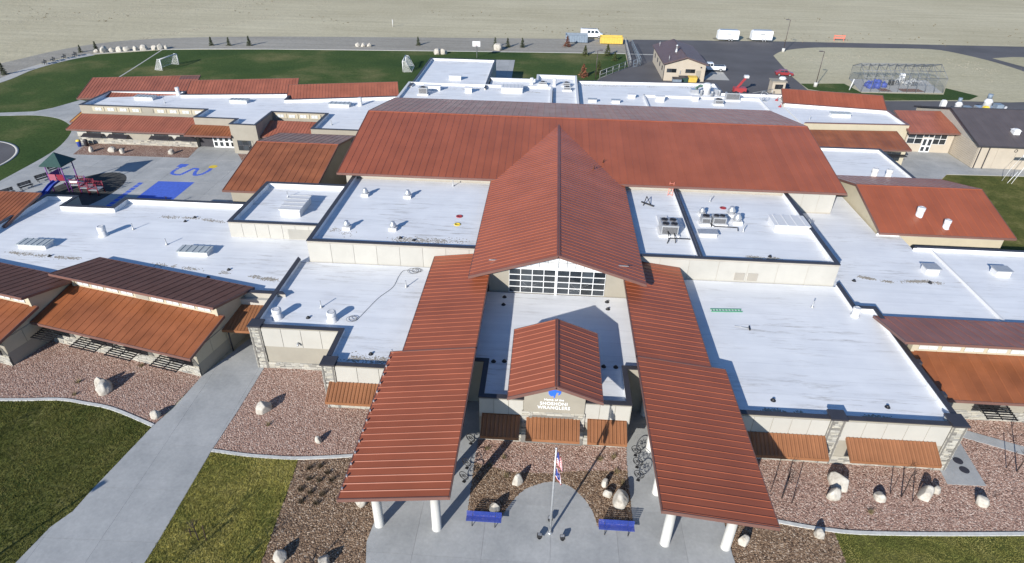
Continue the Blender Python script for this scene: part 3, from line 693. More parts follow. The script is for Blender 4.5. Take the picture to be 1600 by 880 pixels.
for x in (69.75, 71.1, 78.2): MB().box(x, x + .12, 101.68, 101.8, 0, 3.8).build('downspout', 'dark_trim', m_)
MB().ring((75.4, 101.82, 3.2), (0, 1, 0), .22, .05).build('wall_lamp', 'dark_trim', m_)

# ---- rear flat roofs behind the hall
m_ = thing('rear_gym_block', 'tall rear white roofed block next to the playing field', 'building', (-20, 134, 0))
flat_block(m_, [(-26.9, 121), (-12.2, 121), (-12.2, 144.6), (-26.9, 144.6)], 4.6, 5.05, 'grey_wall', skip=(0,))
m_ = thing('rear_left_block', 'long rear white roof directly behind the left half of the great hall', 'building', (-14, 117, 0))
flat_block(m_, [(-27.6, 104.5), (.5, 104.5), (.5, 123.7), (-27.6, 123.7)], 4.75, 5.12, 'grey_wall', cope='white_paint', skip=(0,))
m_ = thing('rear_middle_block', 'rear white roofed block with small vents behind the middle of the hall', 'building', (-2, 125, 0))
flat_block(m_, [(.5, 104.5), (5.4, 104.5), (5.4, 133), (-2.7, 133), (-2.7, 129.3), (-12.1, 129.3), (-12.1, 123.7), (.5, 123.7)], 4.5, 5.0, 'grey_wall', cope='white_paint', skip=(0, 5, 6, 7))
m_ = thing('rear_right_block', 'long rear white roof with mechanical units behind the right half of the hall', 'building', (25, 118, 0))
flat_block(m_, [(5.5, 104.5), (43.4, 104.5), (43.4, 119.2), (45.2, 119.4), (45.2, 125.4), (33.6, 125.2), (33.6, 132.0), (5.5, 130.6)], 4.2, 4.7, 'grey_wall', cope='brown_trim', skip=(0, 1, 7))
MB().box(18.0, 40.0, 122.0, 122.4, 4.2, 4.6).box(17.9, 18.2, 112, 122.4, 4.2, 4.6).box(39.7, 40.0, 112, 122.0, 4.2, 4.6).build('divider_curb', 'white_paint', m_)

# ---- left rear wing by the playground
m_ = thing('left_rear_wing', 'left rear wing facing the playground, with clerestory windows and three red rear sheds', 'building', (-60, 105, 0))
flat_block(m_, [(-80.5, 102.6), (-58.2, 102.6), (-58.2, 98.3), (-51, 98.2), (-51, 95.6), (-46.6, 95.5), (-46.6, 102.6), (-37.4, 102.6), (-37.4, 94.8), (-27.2, 94.8), (-27.2, 114.6), (-46.9, 110.0), (-47.2, 113.6), (-66.4, 110.8), (-66.7, 112.7), (-80.5, 111.3)], 4.4, 4.95, 'taupe', skip=(9,))
slope(m_, (-79.3, 96.4, 2.8), (-58.0, 96.4, 2.8), (-79.3, 101.1, 3.9), (-58.0, 101.1, 3.9), .5, 'dull_red_metal', name='lower_roof')
slope(m_, (-58.6, 95.1, 3.0), (-51.0, 95.2, 3.0), (-58.6, 98.2, 3.7), (-51.0, 98.2, 3.7), .5, 'orange_metal', name='entry_roof')
slope(m_, (-46.6, 96.3, 2.8), (-38, 96.3, 2.8), (-46.6, 101.1, 3.9), (-38, 101.1, 3.9), .5, 'dull_red_metal', name='lower_roof')
for (a, b_, c, d) in (((-84.6, 107.9), (-66.0, 112.4), (-86.2, 115.7), (-67.5, 120.0)), ((-66.2, 110.6), (-47.0, 114.6), (-67.4, 116.2), (-48.2, 120.2)), ((-47.2, 110.5), (-27.8, 115.2), (-48.4, 115.4), (-29.0, 120.0))):
    slope(m_, (*a, 4.4), (*b_, 4.4), (*c, 6.0), (*d, 6.0), .55, 'dull_red_metal', name='rear_roof')
    MB().prism([(a[0] + .8, a[1] + 1), (b_[0] - .5, b_[1] + .8), (d[0] - .5, d[1] - .4), (c[0] + .8, c[1] - .4)], 0, 4.3).build('rear_wall', 'taupe', m_)
MB().box(-78.6, -58.2, 97.6, 102.8, 0, 2.75).build('front_wall', 'cream', m_)
MB().box(-46.6, -38, 98, 102.5, 0, 2.75).build('front_wall', 'cream', m_)
stones(m_, (-78.6, 97.6), (-58.2, 97.6), 0, 1.5, .1, seed=91, ch=.22, lmax=.9)
for i in range(9):
    x = -78.3 + i * 2.2
    if i == 4: panels(m_, (x, 102.58), (x + 2, 102.58), 4.0, 4.75, 1, 'taupe', .05, name='infill_panel'); continue
    panels(m_, (x, 102.58), (x + 2.1, 102.58), 3.95, 4.78, 1, 'cream_yellow', .05)
    window(m_, (x + .5, 102.52), (x + 1.7, 102.52), 4.1, 4.6, 2, 2, 'cream', fw=.05, glass='clerestory_glass')
for i in range(4):
    x = -45.8 + i * 1.95
    panels(m_, (x - .3, 102.5), (x + 1.6, 102.5), 3.95, 4.78, 1, 'cream_yellow', .05)
    window(m_, (x, 102.44), (x + 1.1, 102.44), 4.1, 4.6, 2, 2, 'cream', fw=.05, glass='clerestory_glass')
for x in (-76.9, -72.5, -65.3, -60.9):
    window(m_, (x, 97.58), (x + 2.4, 97.58), .75, 2.5, 3, 2, 'dark_trim')
    MB().hexa([(x - .5, 96.5, 1.45), (x + 2.9, 96.5, 1.45), (x + 2.9, 97.5, 1.75), (x - .5, 97.5, 1.75)], [(x - .5, 96.5, 1.52), (x + 2.9, 96.5, 1.52), (x + 2.9, 97.5, 1.82), (x - .5, 97.5, 1.82)]).build('sunshade', 'dark_trim', m_)
panels(m_, (-70.4, 97.55), (-65.7, 97.55), 1.0, 2.0, 1, 'taupe', .08)
MB().box(-57.9, -51.2, 98.05, 98.15, 0, 2.9).build('entry_recess', 'dark_trim', m_)
for i in range(4):
    x = -55.6 + i * .95
    d = MB().box(x, x + .9, 97.9, 98.0, .05, 2.3).build('door', 'frame_white', m_)
    for z0, z1 in ((.3, 1.0), (1.2, 2.1)): MB().box(x + .18, x + .72, 97.87, 97.9, z0, z1).build('pane', 'dark_glass', d)
for x in (-58.3, -51.3): MB().beam((x, 98.2, 1.2), (x, 95.6, 2.75), .14, .14).box(x - .08, x + .08, 98.1, 98.3, 0, 3.2).build('bracket', 'dark_trim', m_)
window(m_, (-50.2, 95.55), (-47.6, 95.55), .6, 2.3, 3, 2, 'dark_trim')
mat('orange_end', (.52, .24, .07), .45, .1, .6)
slope(m_, (-81.6, 100.6, 2.6), (-79.4, 100.6, 2.6), (-81.6, 104.2, 3.3), (-79.4, 104.2, 3.3), .5, 'orange_end', name='end_canopy')
# ================================================================== ground
def sheet(name, poly, z, m, parent=None):
    o = MB().add([(x, y, z) for x, y in poly], [tuple(range(len(poly)))]).build(name, m, parent)
    me = o.data; 
    if me.polygons[0].normal.z < 0: me.flip_normals()
    return o
struct(sheet('ground', [(-1500, -200), (1500, -200), (1500, 2500), (-1500, 2500)], 0, 'desert'))
def smooth_poly(pts, n=4):
    out = []
    for i in range(len(pts) - 1):
        p0 = pts[max(0, i - 1)]; p1 = pts[i]; p2 = pts[i + 1]; p3 = pts[min(len(pts) - 1, i + 2)]
        for k in range(n):
            t = k / n
            out.append(tuple(.5 * ((2 * p1[j]) + (-p0[j] + p2[j]) * t + (2 * p0[j] - 5 * p1[j] + 4 * p2[j] - p3[j]) * t * t + (-p0[j] + 3 * p1[j] - 3 * p2[j] + p3[j]) * t ** 3) for j in (0, 1)))
    return out + [pts[-1]]
def clip_half(P, a, b, c):           # keep a*x+b*y<=c
    out = []; n = len(P)
    for i in range(n):
        p, q = P[i], P[(i + 1) % n]; dp = a * p[0] + b * p[1] - c; dq = a * q[0] + b * q[1] - c
        if dp <= 0: out.append(p)
        if (dp < 0 < dq) or (dq < 0 < dp):
            t = dp / (dp - dq); out.append((p[0] + (q[0] - p[0]) * t, p[1] + (q[1] - p[1]) * t))
    return out
def area(P): return .5 * sum(P[i][0] * P[(i + 1) % len(P)][1] - P[(i + 1) % len(P)][0] * P[i][1] for i in range(len(P)))
def slabs(name, poly, dx, dy, z=.06, rot=0, ox=0, oy=0, gap=.012, zb=.006):
    """concrete laid in panels: a base sheet and one slab object for each bay"""
    if area(poly) < 0: poly = poly[::-1]
    root = struct(sheet(name, poly, zb, 'concrete_trim')); c, s = math.cos(rot), math.sin(rot)
    L = [((x - ox) * c + (y - oy) * s, -(x - ox) * s + (y - oy) * c) for x, y in poly]
    i0, i1 = math.floor(min(p[0] for p in L) / dx), math.ceil(max(p[0] for p in L) / dx); j0, j1 = math.floor(min(p[1] for p in L) / dy), math.ceil(max(p[1] for p in L) / dy)
    for i in range(i0, i1):
        for j in range(j0, j1):
            Q = L
            for a, b, k in ((1, 0, (i + 1) * dx - gap), (-1, 0, -i * dx - gap), (0, 1, (j + 1) * dy - gap), (0, -1, -j * dy - gap)):
                Q = clip_half(Q, a, b, k)
                if len(Q) < 3: break
            if len(Q) < 3 or abs(area(Q)) < .05: continue
            W_ = [(x * c - y * s + ox, x * s + y * c + oy) for x, y in Q]
            D = [W_[0]]
            for p in W_[1:]:
                if math.hypot(p[0] - D[-1][0], p[1] - D[-1][1]) > 1e-4: D.append(p)
            if math.hypot(D[0][0] - D[-1][0], D[0][1] - D[-1][1]) < 1e-4: D.pop()
            if len(D) < 3: continue
            MB().prism(D, zb + .001, z).build('slab', 'concrete', root, fix=False)
    return root
def strip(name, pts, wd, z0, z1, m, parent=None):
    pts = smooth_poly(pts, 5); L = len(pts); l, r = [], []
    for i in range(L):
        a = V((*pts[max(0, i - 1)], 0)); b = V((*pts[min(L - 1, i + 1)], 0)); d = (b - a).normalized(); n = Vector((-d.y, d.x, 0)) * wd / 2
        l.append((pts[i][0] + n.x, pts[i][1] + n.y)); r.append((pts[i][0] - n.x, pts[i][1] - n.y))
    b = MB(); vs = [(*p, z0) for p in l] + [(*p, z0) for p in r] + [(*p, z1) for p in l] + [(*p, z1) for p in r]
    fs = []
    for i in range(L - 1): fs += [(2 * L + i, 2 * L + i + 1, 3 * L + i + 1, 3 * L + i), (i, i + 1, 2 * L + i + 1, 2 * L + i), (L + i + 1, L + i, 3 * L + i, 3 * L + i + 1)]
    fs += [(0, 2 * L, 3 * L, L), (L - 1, 2 * L - 1, 4 * L - 1, 3 * L - 1)]
    return b.add(vs, fs).build(name, m, parent)

# --- far side: gravel road, asphalt, playing field
RB = smooth_poly([(-150, 90), (-140, 120), (-131.3, 146.8), (-127.9, 160.4), (-122.5, 170.7), (-110.6, 179), (-81.5, 186.3), (-11.7, 194.2), (24.3, 197.5)], 3)
GF = smooth_poly([(20.5, 178.5), (-10.6, 176.3), (-75.3, 170.6), (-101.2, 166.3), (-116.4, 159), (-121.7, 151.6), (-122.1, 142), (-121, 133.6), (-126, 115), (-132, 90)], 3)
struct(sheet('gravel_road', RB + GF, .005, 'gravel_road'))
struct(sheet('asphalt_yard', [(4, 127), (62, 127), (62, 121), (135, 121), (220, 140), (260, 206), (140, 204.5), (68, 201.5), (24.3, 197.6), (20.9, 191), (19.5, 163.8), (11.4, 150.9)], .011, 'asphalt'))
struct(sheet('playing_field', [(-132, 95), (-126, 112)] + [(-119, 129), (-120.2, 142.4), (-118.2, 151.4), (-115.6, 158.4), (-101.2, 166), (-75.3, 170.2), (-10.6, 176), (20, 178.2), (19.4, 163.6), (11.3, 151), (6, 128), (-20, 118), (-60, 108), (-86, 106), (-94.1, 120.8), (-96, 115.3), (-97.8, 112.8), (-103.5, 111.3), (-116, 109)], .014, 'lawn_far'))
struct(strip('field_path', [(-129.5, 100), (-123.5, 118), (-120.1, 131.3), (-121.0, 142.2), (-119.4, 151.5), (-116.2, 158.6)], 2.6, .004, .05, 'concrete_trim'))
struct(strip('field_edging', [(-116, 159), (-101.2, 166.3), (-75.3, 170.5), (-10.6, 176.2), (20, 178.4)], .5, .004, .08, 'concrete_trim'))
struct(strip('drain_strip', [(-94.5, 121), (-97, 139), (-102, 166)], .35, .004, .022, 'concrete_trim'))
struct(slabs('rear_patio', [(-14.05, 146), (-8.9, 146), (-9.24, 166.9), (-14.05, 166.6)], 2.6, 5, .05))
L2 = smooth_poly([(-116, 107.3), (-102.2, 109.6), (-96.2, 110.6), (-90.9, 109.4), (-86.5, 106.3), (-84.3, 103.7), (-82, 98.9), (-80.3, 92.4), (-79.9, 81), (-79.7, 66)], 4)
struct(sheet('side_lawn', L2 + [(-116, 66)], .016, 'lawn_far'))
slabs('playground_paving', [(-79.7, 66)] + [(-38, 66), (-38, 99), (-57.6, 99), (-57.6, 98), (-79, 98), (-82.5, 110), (-85, 118), (-94.1, 120.8), (-96, 115.3), (-97.8, 112.8), (-103.5, 111.3), (-116, 109)] + L2[:-1], 4.4, 4.4, .05)
struct(MB().lathe(-94, 87.2, [(9.9, .004), (9.9, .07), (9.45, .07), (9.45, .03)], 64).build('track_kerb', 'concrete_trim'))
struct(sheet('track_circle', [(-94 + 9.44 * math.cos(t * math.pi / 32), 87.2 + 9.44 * math.sin(t * math.pi / 32)) for t in range(64)], .074, 'asphalt'))
# playground surface and painted games
RS = [(-66.3 + 5.1 * math.cos(t * math.pi / 24) * math.cos(.3) - 8.2 * math.sin(t * math.pi / 24) * -math.sin(.3) * .0 + (8.0 * math.sin(t * math.pi / 24)) * .12, 77.6 + 8.3 * math.sin(t * math.pi / 24)) for t in range(48)]
struct(sheet('play_surface', RS, .056, 'rubber_surface'))
BQ = [(-57.2, 83.3), (-51.8, 83.5), (-51.85, 77.9), (-56.95, 77.7)]
pm = struct(sheet('painted_court', [(-57.2, 83.35), (-51.8, 83.5), (-51.8, 74.0), (-57.1, 73.8)], .054, 'blue_mark'))
for i in range(9): struct(sheet('painted_square', [(-59.75, 82.6 - i * .95), (-59.05, 82.6 - i * .95), (-59.05, 81.8 - i * .95), (-59.75, 81.8 - i * .95)], .0545, 'blue_mark'))
SN = smooth_poly([(-56.6, 89.2), (-57.0, 87.6), (-56.7, 86.3), (-55.4, 86.0), (-54.9, 87.2), (-54.5, 88.5), (-53.8, 88.4), (-53.5, 87.0), (-53.0, 86.1), (-52.2, 86.6), (-51.8, 88.0), (-51.9, 89.0)], 3)
for i, p in enumerate(SN):
    struct(sheet('painted_square', [(p[0] - .26, p[1] - .24), (p[0] + .26, p[1] - .24), (p[0] + .26, p[1] + .24), (p[0] - .26, p[1] + .24)], .0545 + .0004 * (i % 3), 'blue_mark'))
struct(sheet('painted_square', [(-57.5, 89.0), (-56.1, 89.0), (-56.0, 90.2), (-57.4, 90.2)], .056, 'blue_mark'))
struct(sheet('painted_sun', [(-51.9 + .65 * math.cos(t * math.pi / 8), 89.6 + .65 * math.sin(t * math.pi / 8)) for t in range(16)], .0562, 'yellow_mark'))
struct(sheet('rear_gravel_bed', [(-77.4, 97.6), (-58.2, 97.6), (-57.5, 92.8), (-76.4, 92.3)], .06, 'pink_gravel'))
struct(sheet('corner_gravel_bed', [(-50.5, 95.4), (-38, 95.4), (-38, 90), (-47, 90.2)], .06, 'pink_gravel'))
# --- right hand side
slabs('courtyard_paving', [(51.4, 84), (64.1, 98.6), (77, 99.1), (112, 100), (112, 101.9), (69.6, 101.9), (69.3, 108.8), (51.4, 108.8)], 3.6, 3.6, .05)
struct(sheet('right_lawn', [(52, 62), (120, 62), (120, 99.8), (77, 98.9), (64, 98.4), (51.6, 84)], .016, 'lawn_near'))
isl = smooth_poly([(60.3, 181.7), (65.5, 188.8), (76.3, 194.2), (94, 196), (109.3, 196.6), (115.4, 190.4), (119.5, 179.6), (120, 166.7), (112, 150), (103.1, 143.3), (90, 142.4)], 4) + [(72.1, 140.3), (58.2, 147.5), (58.3, 153), (58.4, 160.8)]
struct(sheet('dirt_island', isl, .018, 'dirt_island'))
struct(sheet('dirt_verge', [(121, 187), (128, 189.5), (200, 192), (200, 160), (126, 170)], .018, 'dirt_island'))
struct(sheet('green_strip', [(58.37, 152.7), (68.8, 154.1), (69.8, 146.4), (88, 147.2), (91.4, 153), (95.5, 147), (91.6, 143.4), (72.1, 140.6), (58.6, 148)], .023, 'lawn_far'))
struct(sheet('grey_apron', [(35.6, 153.5), (39.75, 161.8), (42.4, 161.6), (42.2, 153.6)], .016, 'concrete_trim'))
struct(strip('yard_gutter', [(20.9, 178.2), (27.7, 178.3)], .7, .008, .03, 'concrete_trim'))
# --- front
CL = [(-60, 36.6), (-45.7, 37.3), (-40.9, 37.75), (-38.4, 37.5), (-35.5, 37.0), (-31.1, 35.4)]
PL = [(-33.9, 16), (-33.3, 22.9), (-32.9, 25.6), (-32.2, 27.0), (-32.05, 28.7), (-31.1, 35.4), (-30.5, 37.5)]
slabs('front_path', PL + [(-30.1, 41.6), (-27.6, 49.0), (-25.5, 48.6), (-25.0, 43.4), (-25.0, 37.8), (-25.14, 33.2), (-24.95, 25.3), (-25.0, 23.5), (-25.0, 16)], 3.9, 4.3, .07, R(1.5), -28.75, 20.6, gap=.006)
struct(sheet('front_left_lawn', PL[:6] + [p for p in CL[::-1]] + [(-75, 36), (-75, 16)], .03, 'lawn_near'))
struct(sheet('left_gravel_bed', CL + [(-30.0, 41.8), (-46.5, 46.4), (-52, 50), (-75, 50), (-75, 36)], .034, 'pink_gravel'))
struct(strip('left_bed_kerb', CL, .28, 0, .11, 'kerb'))
CMp = [(-25.1, 33.2), (-22.4, 32.95), (-20.5, 32.9), (-18.1, 32.95), (-14.2, 33.5), (-11.0, 34.2)]
struct(sheet('middle_lawn', [(-25.0, 16), (-25.0, 23.5), (-25.1, 33.2), (-22.4, 32.95), (-18.1, 32.95), (-17.86, 30.6), (-17.63, 27.3), (-17.44, 24), (-17.2, 16)], .03, 'lawn_olive'))
struct(sheet('left_mulch_bed', [(-17.2, 16), (-17.44, 24), (-17.63, 27.3), (-17.86, 30.6), (-18.1, 32.95), (-14.2, 33.5), (-10.85, 34.2), (-10.82, 27.8), (-10.95, 26.1), (-10.6, 24.6), (-9.6, 21), (-8, 16)], .034, 'mulch'))
struct(sheet('middle_gravel_bed', CMp + [(-11.0, 38.8), (-17.4, 38.8), (-17.4, 43.5), (-25.0, 43.5), (-25.0, 37.8)], .034, 'pink_gravel'))
struct(strip('middle_bed_kerb', CMp, .28, 0, .11, 'kerb'))
slabs('entrance_plaza', [(-8, 16), (-9.6, 21), (-10.6, 24.6), (-10.95, 26.1), (-10.82, 27.8), (-10.85, 41), (-4.2, 41), (-4.2, 36.2), (7.5, 36.2), (7.5, 41), (13.9, 41), (13.8, 27), (13.85, 26.4), (13.2, 21), (12, 16)], 4.6, 4.6, .07, 0, 1.53, 16.2, gap=.006)
ARC = smooth_poly([(4.85, 28.5), (4.48, 29.9), (3.89, 30.9), (2.88, 31.9), (1.57, 32.2), (.27, 31.75), (-.74, 31.0), (-1.66, 29.5), (-2.08, 28.45)], 4)
struct(sheet('planter_mulch', ARC + [(-4.4, 28.5), (-4.42, 33.55), (-2.5, 33.2), (-1.65, 32.9), (1.56, 32.98), (3.56, 33.4), (7.36, 33.75), (7.33, 28.4)], .078, 'mulch'))
struct(sheet('planter_gravel', [(-4.42, 33.55), (-2.5, 33.2), (-1.65, 32.9), (1.56, 32.98), (3.56, 33.4), (7.36, 33.75), (7.48, 36.15), (-4.4, 36.15)], .078, 'pink_gravel'))
CR = [(13.9, 30.6), (17.8, 29.9), (20.8, 29.5), (24.4, 29.45), (34.8, 30.2), (60, 32.5)]
struct(sheet('right_mulch_bed', [(12, 16), (13.2, 21), (13.85, 26.4), (13.85, 30.6), (17.8, 29.9), (21.4, 29.48), (21.3, 26.9), (20.8, 16)], .034, 'mulch'))
struct(sheet('right_front_lawn', [(20.8, 16), (21.3, 26.9), (21.4, 29.48), (24.4, 29.45), (34.8, 30.2), (60, 32.5), (75, 33), (75, 16)], .03, 'lawn_near'))
struct(sheet('right_gravel_bed', CR + [(75, 34), (75, 42.5), (34, 42), (31.9, 40), (31.9, 35.9), (13.9, 35.9)], .034, 'pink_gravel'))
struct(strip('right_bed_kerb', CR, .28, 0, .11, 'kerb'))
slabs('utility_pad', [(31.75, 35.75), (31.6, 34.3), (34.5, 34.35), (34.9, 39.0), (34.2, 39.0), (32.0, 36.0)], 6, 6, .07)
struct(strip('narrow_walk', [(33.0, 40.9), (35.6, 39.9), (39.6, 38.3), (46, 35.6)], 1.05, .01, .07, 'concrete'))
for i, p in enumerate(((33.65, 36.75), (33.65, 35.83))):
    tag(MB().lathe(*p, [(.36, .06), (.36, .085), (.33, .09), (.3, .085), (.28, .092)], 24).build('manhole_cover', 'dark_trim'), ('farther' if i == 0 else 'nearer') + ' of two round dark manhole covers in the concrete pad', 'manhole cover', 'manhole covers')
# --- loose ground cover
def in_poly(P, x, y):
    c = False; n = len(P); j = n - 1
    for i in range(n):
        if (P[i][1] > y) != (P[j][1] > y) and x < (P[j][0] - P[i][0]) * (y - P[i][1]) / (P[j][1] - P[i][1]) + P[i][0]: c = not c
        j = i
    return c
def scatter(name, poly, count, fn, m, box=None, seed=1, cat=None, label=None):
    rnd = random.Random(seed); xs = [p[0] for p in poly]; ys = [p[1] for p in poly]
    x0, x1, y0, y1 = box or (min(xs), max(xs), min(ys), max(ys)); b = MB(); n = 0
    for _ in range(count):
        x, y = rnd.uniform(x0, x1), rnd.uniform(y0, y1)
        if in_poly(poly, x, y): fn(b, x, y, rnd); n += 1
    o = b.build(name, m, fix=False, kind='stuff'); o['label'] = label; o['category'] = cat
    return o
def pebble(z, s0, s1, flat=.6):
    def fn(b, x, y, r):
        s = r.uniform(s0, s1); a = r.uniform(0, 6.28); h = s * flat; l = s * r.uniform(1, 1.5); q = (math.cos(a), math.sin(a))
        c = [(x + q[0] * l, y + q[1] * l, z), (x - q[1] * s, y + q[0] * s, z), (x - q[0] * l, y - q[1] * l, z), (x + q[1] * s, y - q[0] * s, z)]
        t = (x + r.uniform(-.3, .3) * s, y + r.uniform(-.3, .3) * s, z + h)
        b.add(c + [t], [(0, 1, 4), (1, 2, 4), (2, 3, 4), (3, 0, 4)])
    return fn
def poly_of(name): 
    me = bpy.data.objects[name].data; return [tuple(me.vertices[i].co[:2]) for i in me.polygons[0].vertices]
scatter('pink_stones', poly_of('left_gravel_bed'), 80000, pebble(.034, .035, .075), 'pink_pebble', (-70, -30, 35.2, 48), 1, 'gravel', 'pink gravel in the bed below the angled wing')
scatter('pink_stones', poly_of('middle_gravel_bed'), 32000, pebble(.034, .035, .075), 'pink_pebble', None, 2, 'gravel', 'pink gravel in the bed left of the entrance')
scatter('pink_stones', poly_of('right_gravel_bed'), 88000, pebble(.034, .035, .075), 'pink_pebble', (13.9, 66, 29.4, 42.4), 3, 'gravel', 'pink gravel in the bed right of the entrance')
scatter('pink_stones', poly_of('planter_gravel'), 6000, pebble(.078, .04, .08), 'pink_pebble', None, 4, 'gravel', 'pink gravel in the planter below the lobby wall')
scatter('bark_chips', poly_of('left_mulch_bed'), 30000, pebble(.034, .04, .09, .45), 'mulch_chip', (-18.2, -8, 16, 34.3), 5, 'mulch', 'brown bark mulch left of the entrance plaza')
scatter('bark_chips', poly_of('planter_mulch'), 12000, pebble(.078, .03, .075, .45), 'mulch_chip', None, 6, 'mulch', 'brown bark mulch round the flagpole circle')
scatter('bark_chips', poly_of('right_mulch_bed'), 27000, pebble(.034, .04, .09, .45), 'mulch_chip', (12, 21.5, 16, 30.7), 7, 'mulch', 'brown bark mulch right of the entrance plaza')
def blade(z, h0, h1):
    def fn(b, x, y, r):
        a = r.uniform(0, 6.28); h = r.uniform(h0, h1); w_ = .03; lx, ly = r.uniform(-.05, .05), r.uniform(-.05, .05)
        for k in range(2):
            c, s = math.cos(a + k * 1.6) * w_, math.sin(a + k * 1.6) * w_
            b.add([(x - c, y - s, z), (x + c, y + s, z), (x + lx, y + ly, z + h)], [(0, 1, 2)])
    return fn
scatter('grass_blades', poly_of('front_left_lawn'), 120000, blade(.03, .05, .12), 'blade_dark', (-68, -31, 16, 38), 8, 'grass', 'short grass left of the front path')
scatter('grass_blades', poly_of('middle_lawn'), 46000, blade(.03, .05, .12), 'blade', (-25.1, -17.2, 16, 33.2), 9, 'grass', 'short grass right of the front path')
scatter('grass_blades', poly_of('right_front_lawn'), 125000, blade(.03, .04, .09), 'blade_dark', (20.8, 62, 16, 33), 10, 'grass', 'short grass in the front right corner')

def litter(name, pts, z, sig, count, m, label, cat, s0, s1, seed, flat=.5):
    """loose pieces strewn along a line"""
    rnd = random.Random(seed); b = MB(); fn = pebble(z, s0, s1, flat)
    for _ in range(count):
        i = rnd.randrange(len(pts) - 1); t = rnd.random(); x = pts[i][0] + (pts[i + 1][0] - pts[i][0]) * t; y = pts[i][1] + (pts[i + 1][1] - pts[i][1]) * t
        if noise.noise(Vector((x * .9, y * .9, seed))) < -.12: continue
        fn(b, x + rnd.gauss(0, sig * 1.5), y + rnd.gauss(0, sig), rnd)
    o = b.build(name, m, fix=False, kind='stuff'); o['label'] = label; o['category'] = cat
for i, (pts, z, sig, n, lb) in enumerate((
        ([(32.0, 58.6), (34.0, 58.0), (36.2, 57.4)], 3.955, .12, 420, 'blown dirt in a dark streak on the right low roof, left one'), ([(37.4, 57.6), (39.8, 57.9), (41.2, 57.6)], 3.955, .14, 380, 'blown dirt in a dark streak on the right low roof, by the box curb'),
        ([(-15.5, 57.7), (-12.0, 57.6), (-8.5, 57.9)], 6.205, .3, 420, 'blown dirt along the front of the upper left roof'), ([(-22.6, 59.3), (-20.8, 58.5), (-20.6, 57.6)], 6.205, .25, 160, 'dirt around the front left fan'), ([(20.5, 57.5), (22.6, 57.1), (24.6, 57.2)], 6.205, .14, 420, 'blown dirt along the front of the upper right roof'),
        ([(-56.5, 54.8), (-52.0, 54.3), (-48.5, 54.2)], 4.105, .15, 360, 'blown dirt on the wide left roof near the left skylight'), ([(-40.0, 53.8), (-34.0, 53.0), (-29.0, 52.4), (-26.5, 51.9)], 4.105, .16, 620, 'blown dirt in streaks on the wide left roof behind the angled wing'), ([(-45.0, 64.4), (-41.0, 64.4), (-37.5, 63.8)], 4.105, .18, 300, 'blown dirt at the back of the wide left roof'),
        ([(-15.6, 40.2), (-13.0, 40.1), (-12.0, 40.3)], 4.285, .28, 420, 'dark dirt at the front edge of the front left roof'), ([(17.5, 36.7), (20.5, 36.6)], 4.285, .12, 220, 'leaf litter behind the front parapet, left part of the front right roof'), ([(25.0, 36.6), (27.5, 36.6)], 4.285, .12, 180, 'leaf litter behind the front parapet, right part of the front right roof'),
        ([(6.5, 128.8), (20, 129.4), (30, 129.8)], 4.205, .25, 420, 'dirt along the rear parapet of the rear right roof'), ([(-25, 120.2), (-12, 121.8), (-2, 120.4)], 4.755, .2, 420, 'dirt streak across the rear left roof'))):
    litter('roof_dirt', pts, z, sig, int(n * 1.7), 'roof_grit', lb, 'dirt', .02, .085, 300 + i, .12)
# disturbed soil on the open desert and the island
litter('soil_clods', [(-114.5, 177.5), (-109, 188), (-105, 196), (-98, 207), (-92, 222), (-84, 250)], 0, .5, 700, 'soil', 'line of turned soil crossing the desert beyond the left goal', 'soil', .08, .24, 320, .55)
for i in range(9):
    x0 = -185 + i * 9
    litter('soil_clods', [(x0, 178 + i * 6), (x0 + 24, 205 + i * 7), (x0 + 46, 232 + i * 7)], 0, .35, 300, 'soil', 'rough soil in the ' + ('first', 'second', 'third', 'fourth', 'fifth', 'sixth', 'seventh', 'eighth', 'ninth')[i] + ' plough line from the left, upper left desert', 'soil', .08, .22, 330 + i, .5)
litter('soil_clods', [(-30, 205), (-8, 204), (20, 207), (50, 208)], 0, 2.2, 420, 'soil', 'rough soil beyond the road behind the hall', 'soil', .07, .2, 345, .5)
litter('soil_clods', [(66, 176), (80, 184), (100, 186), (114, 178)], .018, 2.6, 420, 'soil', 'rough soil on the back of the dirt island', 'soil', .08, .24, 346, .5)
litter('soil_clods', [(96, 172), (104, 176), (112, 172), (106, 160)], .018, 2.0, 260, 'soil', 'rough soil on the right of the dirt island', 'soil', .08, .24, 347, .5)
# ================================================================== boulders and plants
def boulder_mesh(sx, sy, sz, seed):
    bm = bmesh.new(); bmesh.ops.create_icosphere(bm, subdivisions=4, radius=1)
    rnd = random.Random(seed); o = Vector((rnd.uniform(-50, 50), rnd.uniform(-50, 50), rnd.uniform(-50, 50)))
    cuts = [(Vector((rnd.gauss(0, 1), rnd.gauss(0, 1), rnd.gauss(.25, .8))).normalized(), rnd.uniform(.62, .92)) for _ in range(7)]
    for v in bm.verts:
        p = v.co.copy(); k = 1 + .22 * noise.noise(p * 1.1 + o) + .07 * noise.noise(p * 3 + o) + .03 * noise.noise(p * 7 + o)
        p *= k
        for n, d in cuts:
            e = p.dot(n) - d
            if e > 0: p -= n * e * .85
        if p.z < -.35: p.z = -.35
        v.co = Vector((p.x * sx, p.y * sy, (p.z + .3) * sz))
    me = bpy.data.meshes.new('boulder'); bm.to_mesh(me); bm.free(); me.materials.append(MT['boulder'])
    for p in me.polygons: p.use_smooth = True
    return me
def boulder(x, y, w, h, label, seed, z=.03, group=None, d=None):
    me = boulder_mesh(w / 2 * 1.1, (d or w * .85) / 2 * 1.1, h / 1.05, seed)
    o = bpy.data.objects.new('boulder', me); COL.objects.link(o); o.location = (x, y, z); o.rotation_euler[2] = (seed * 1.7) % 6.28
    return tag(o, label, 'boulder', group)
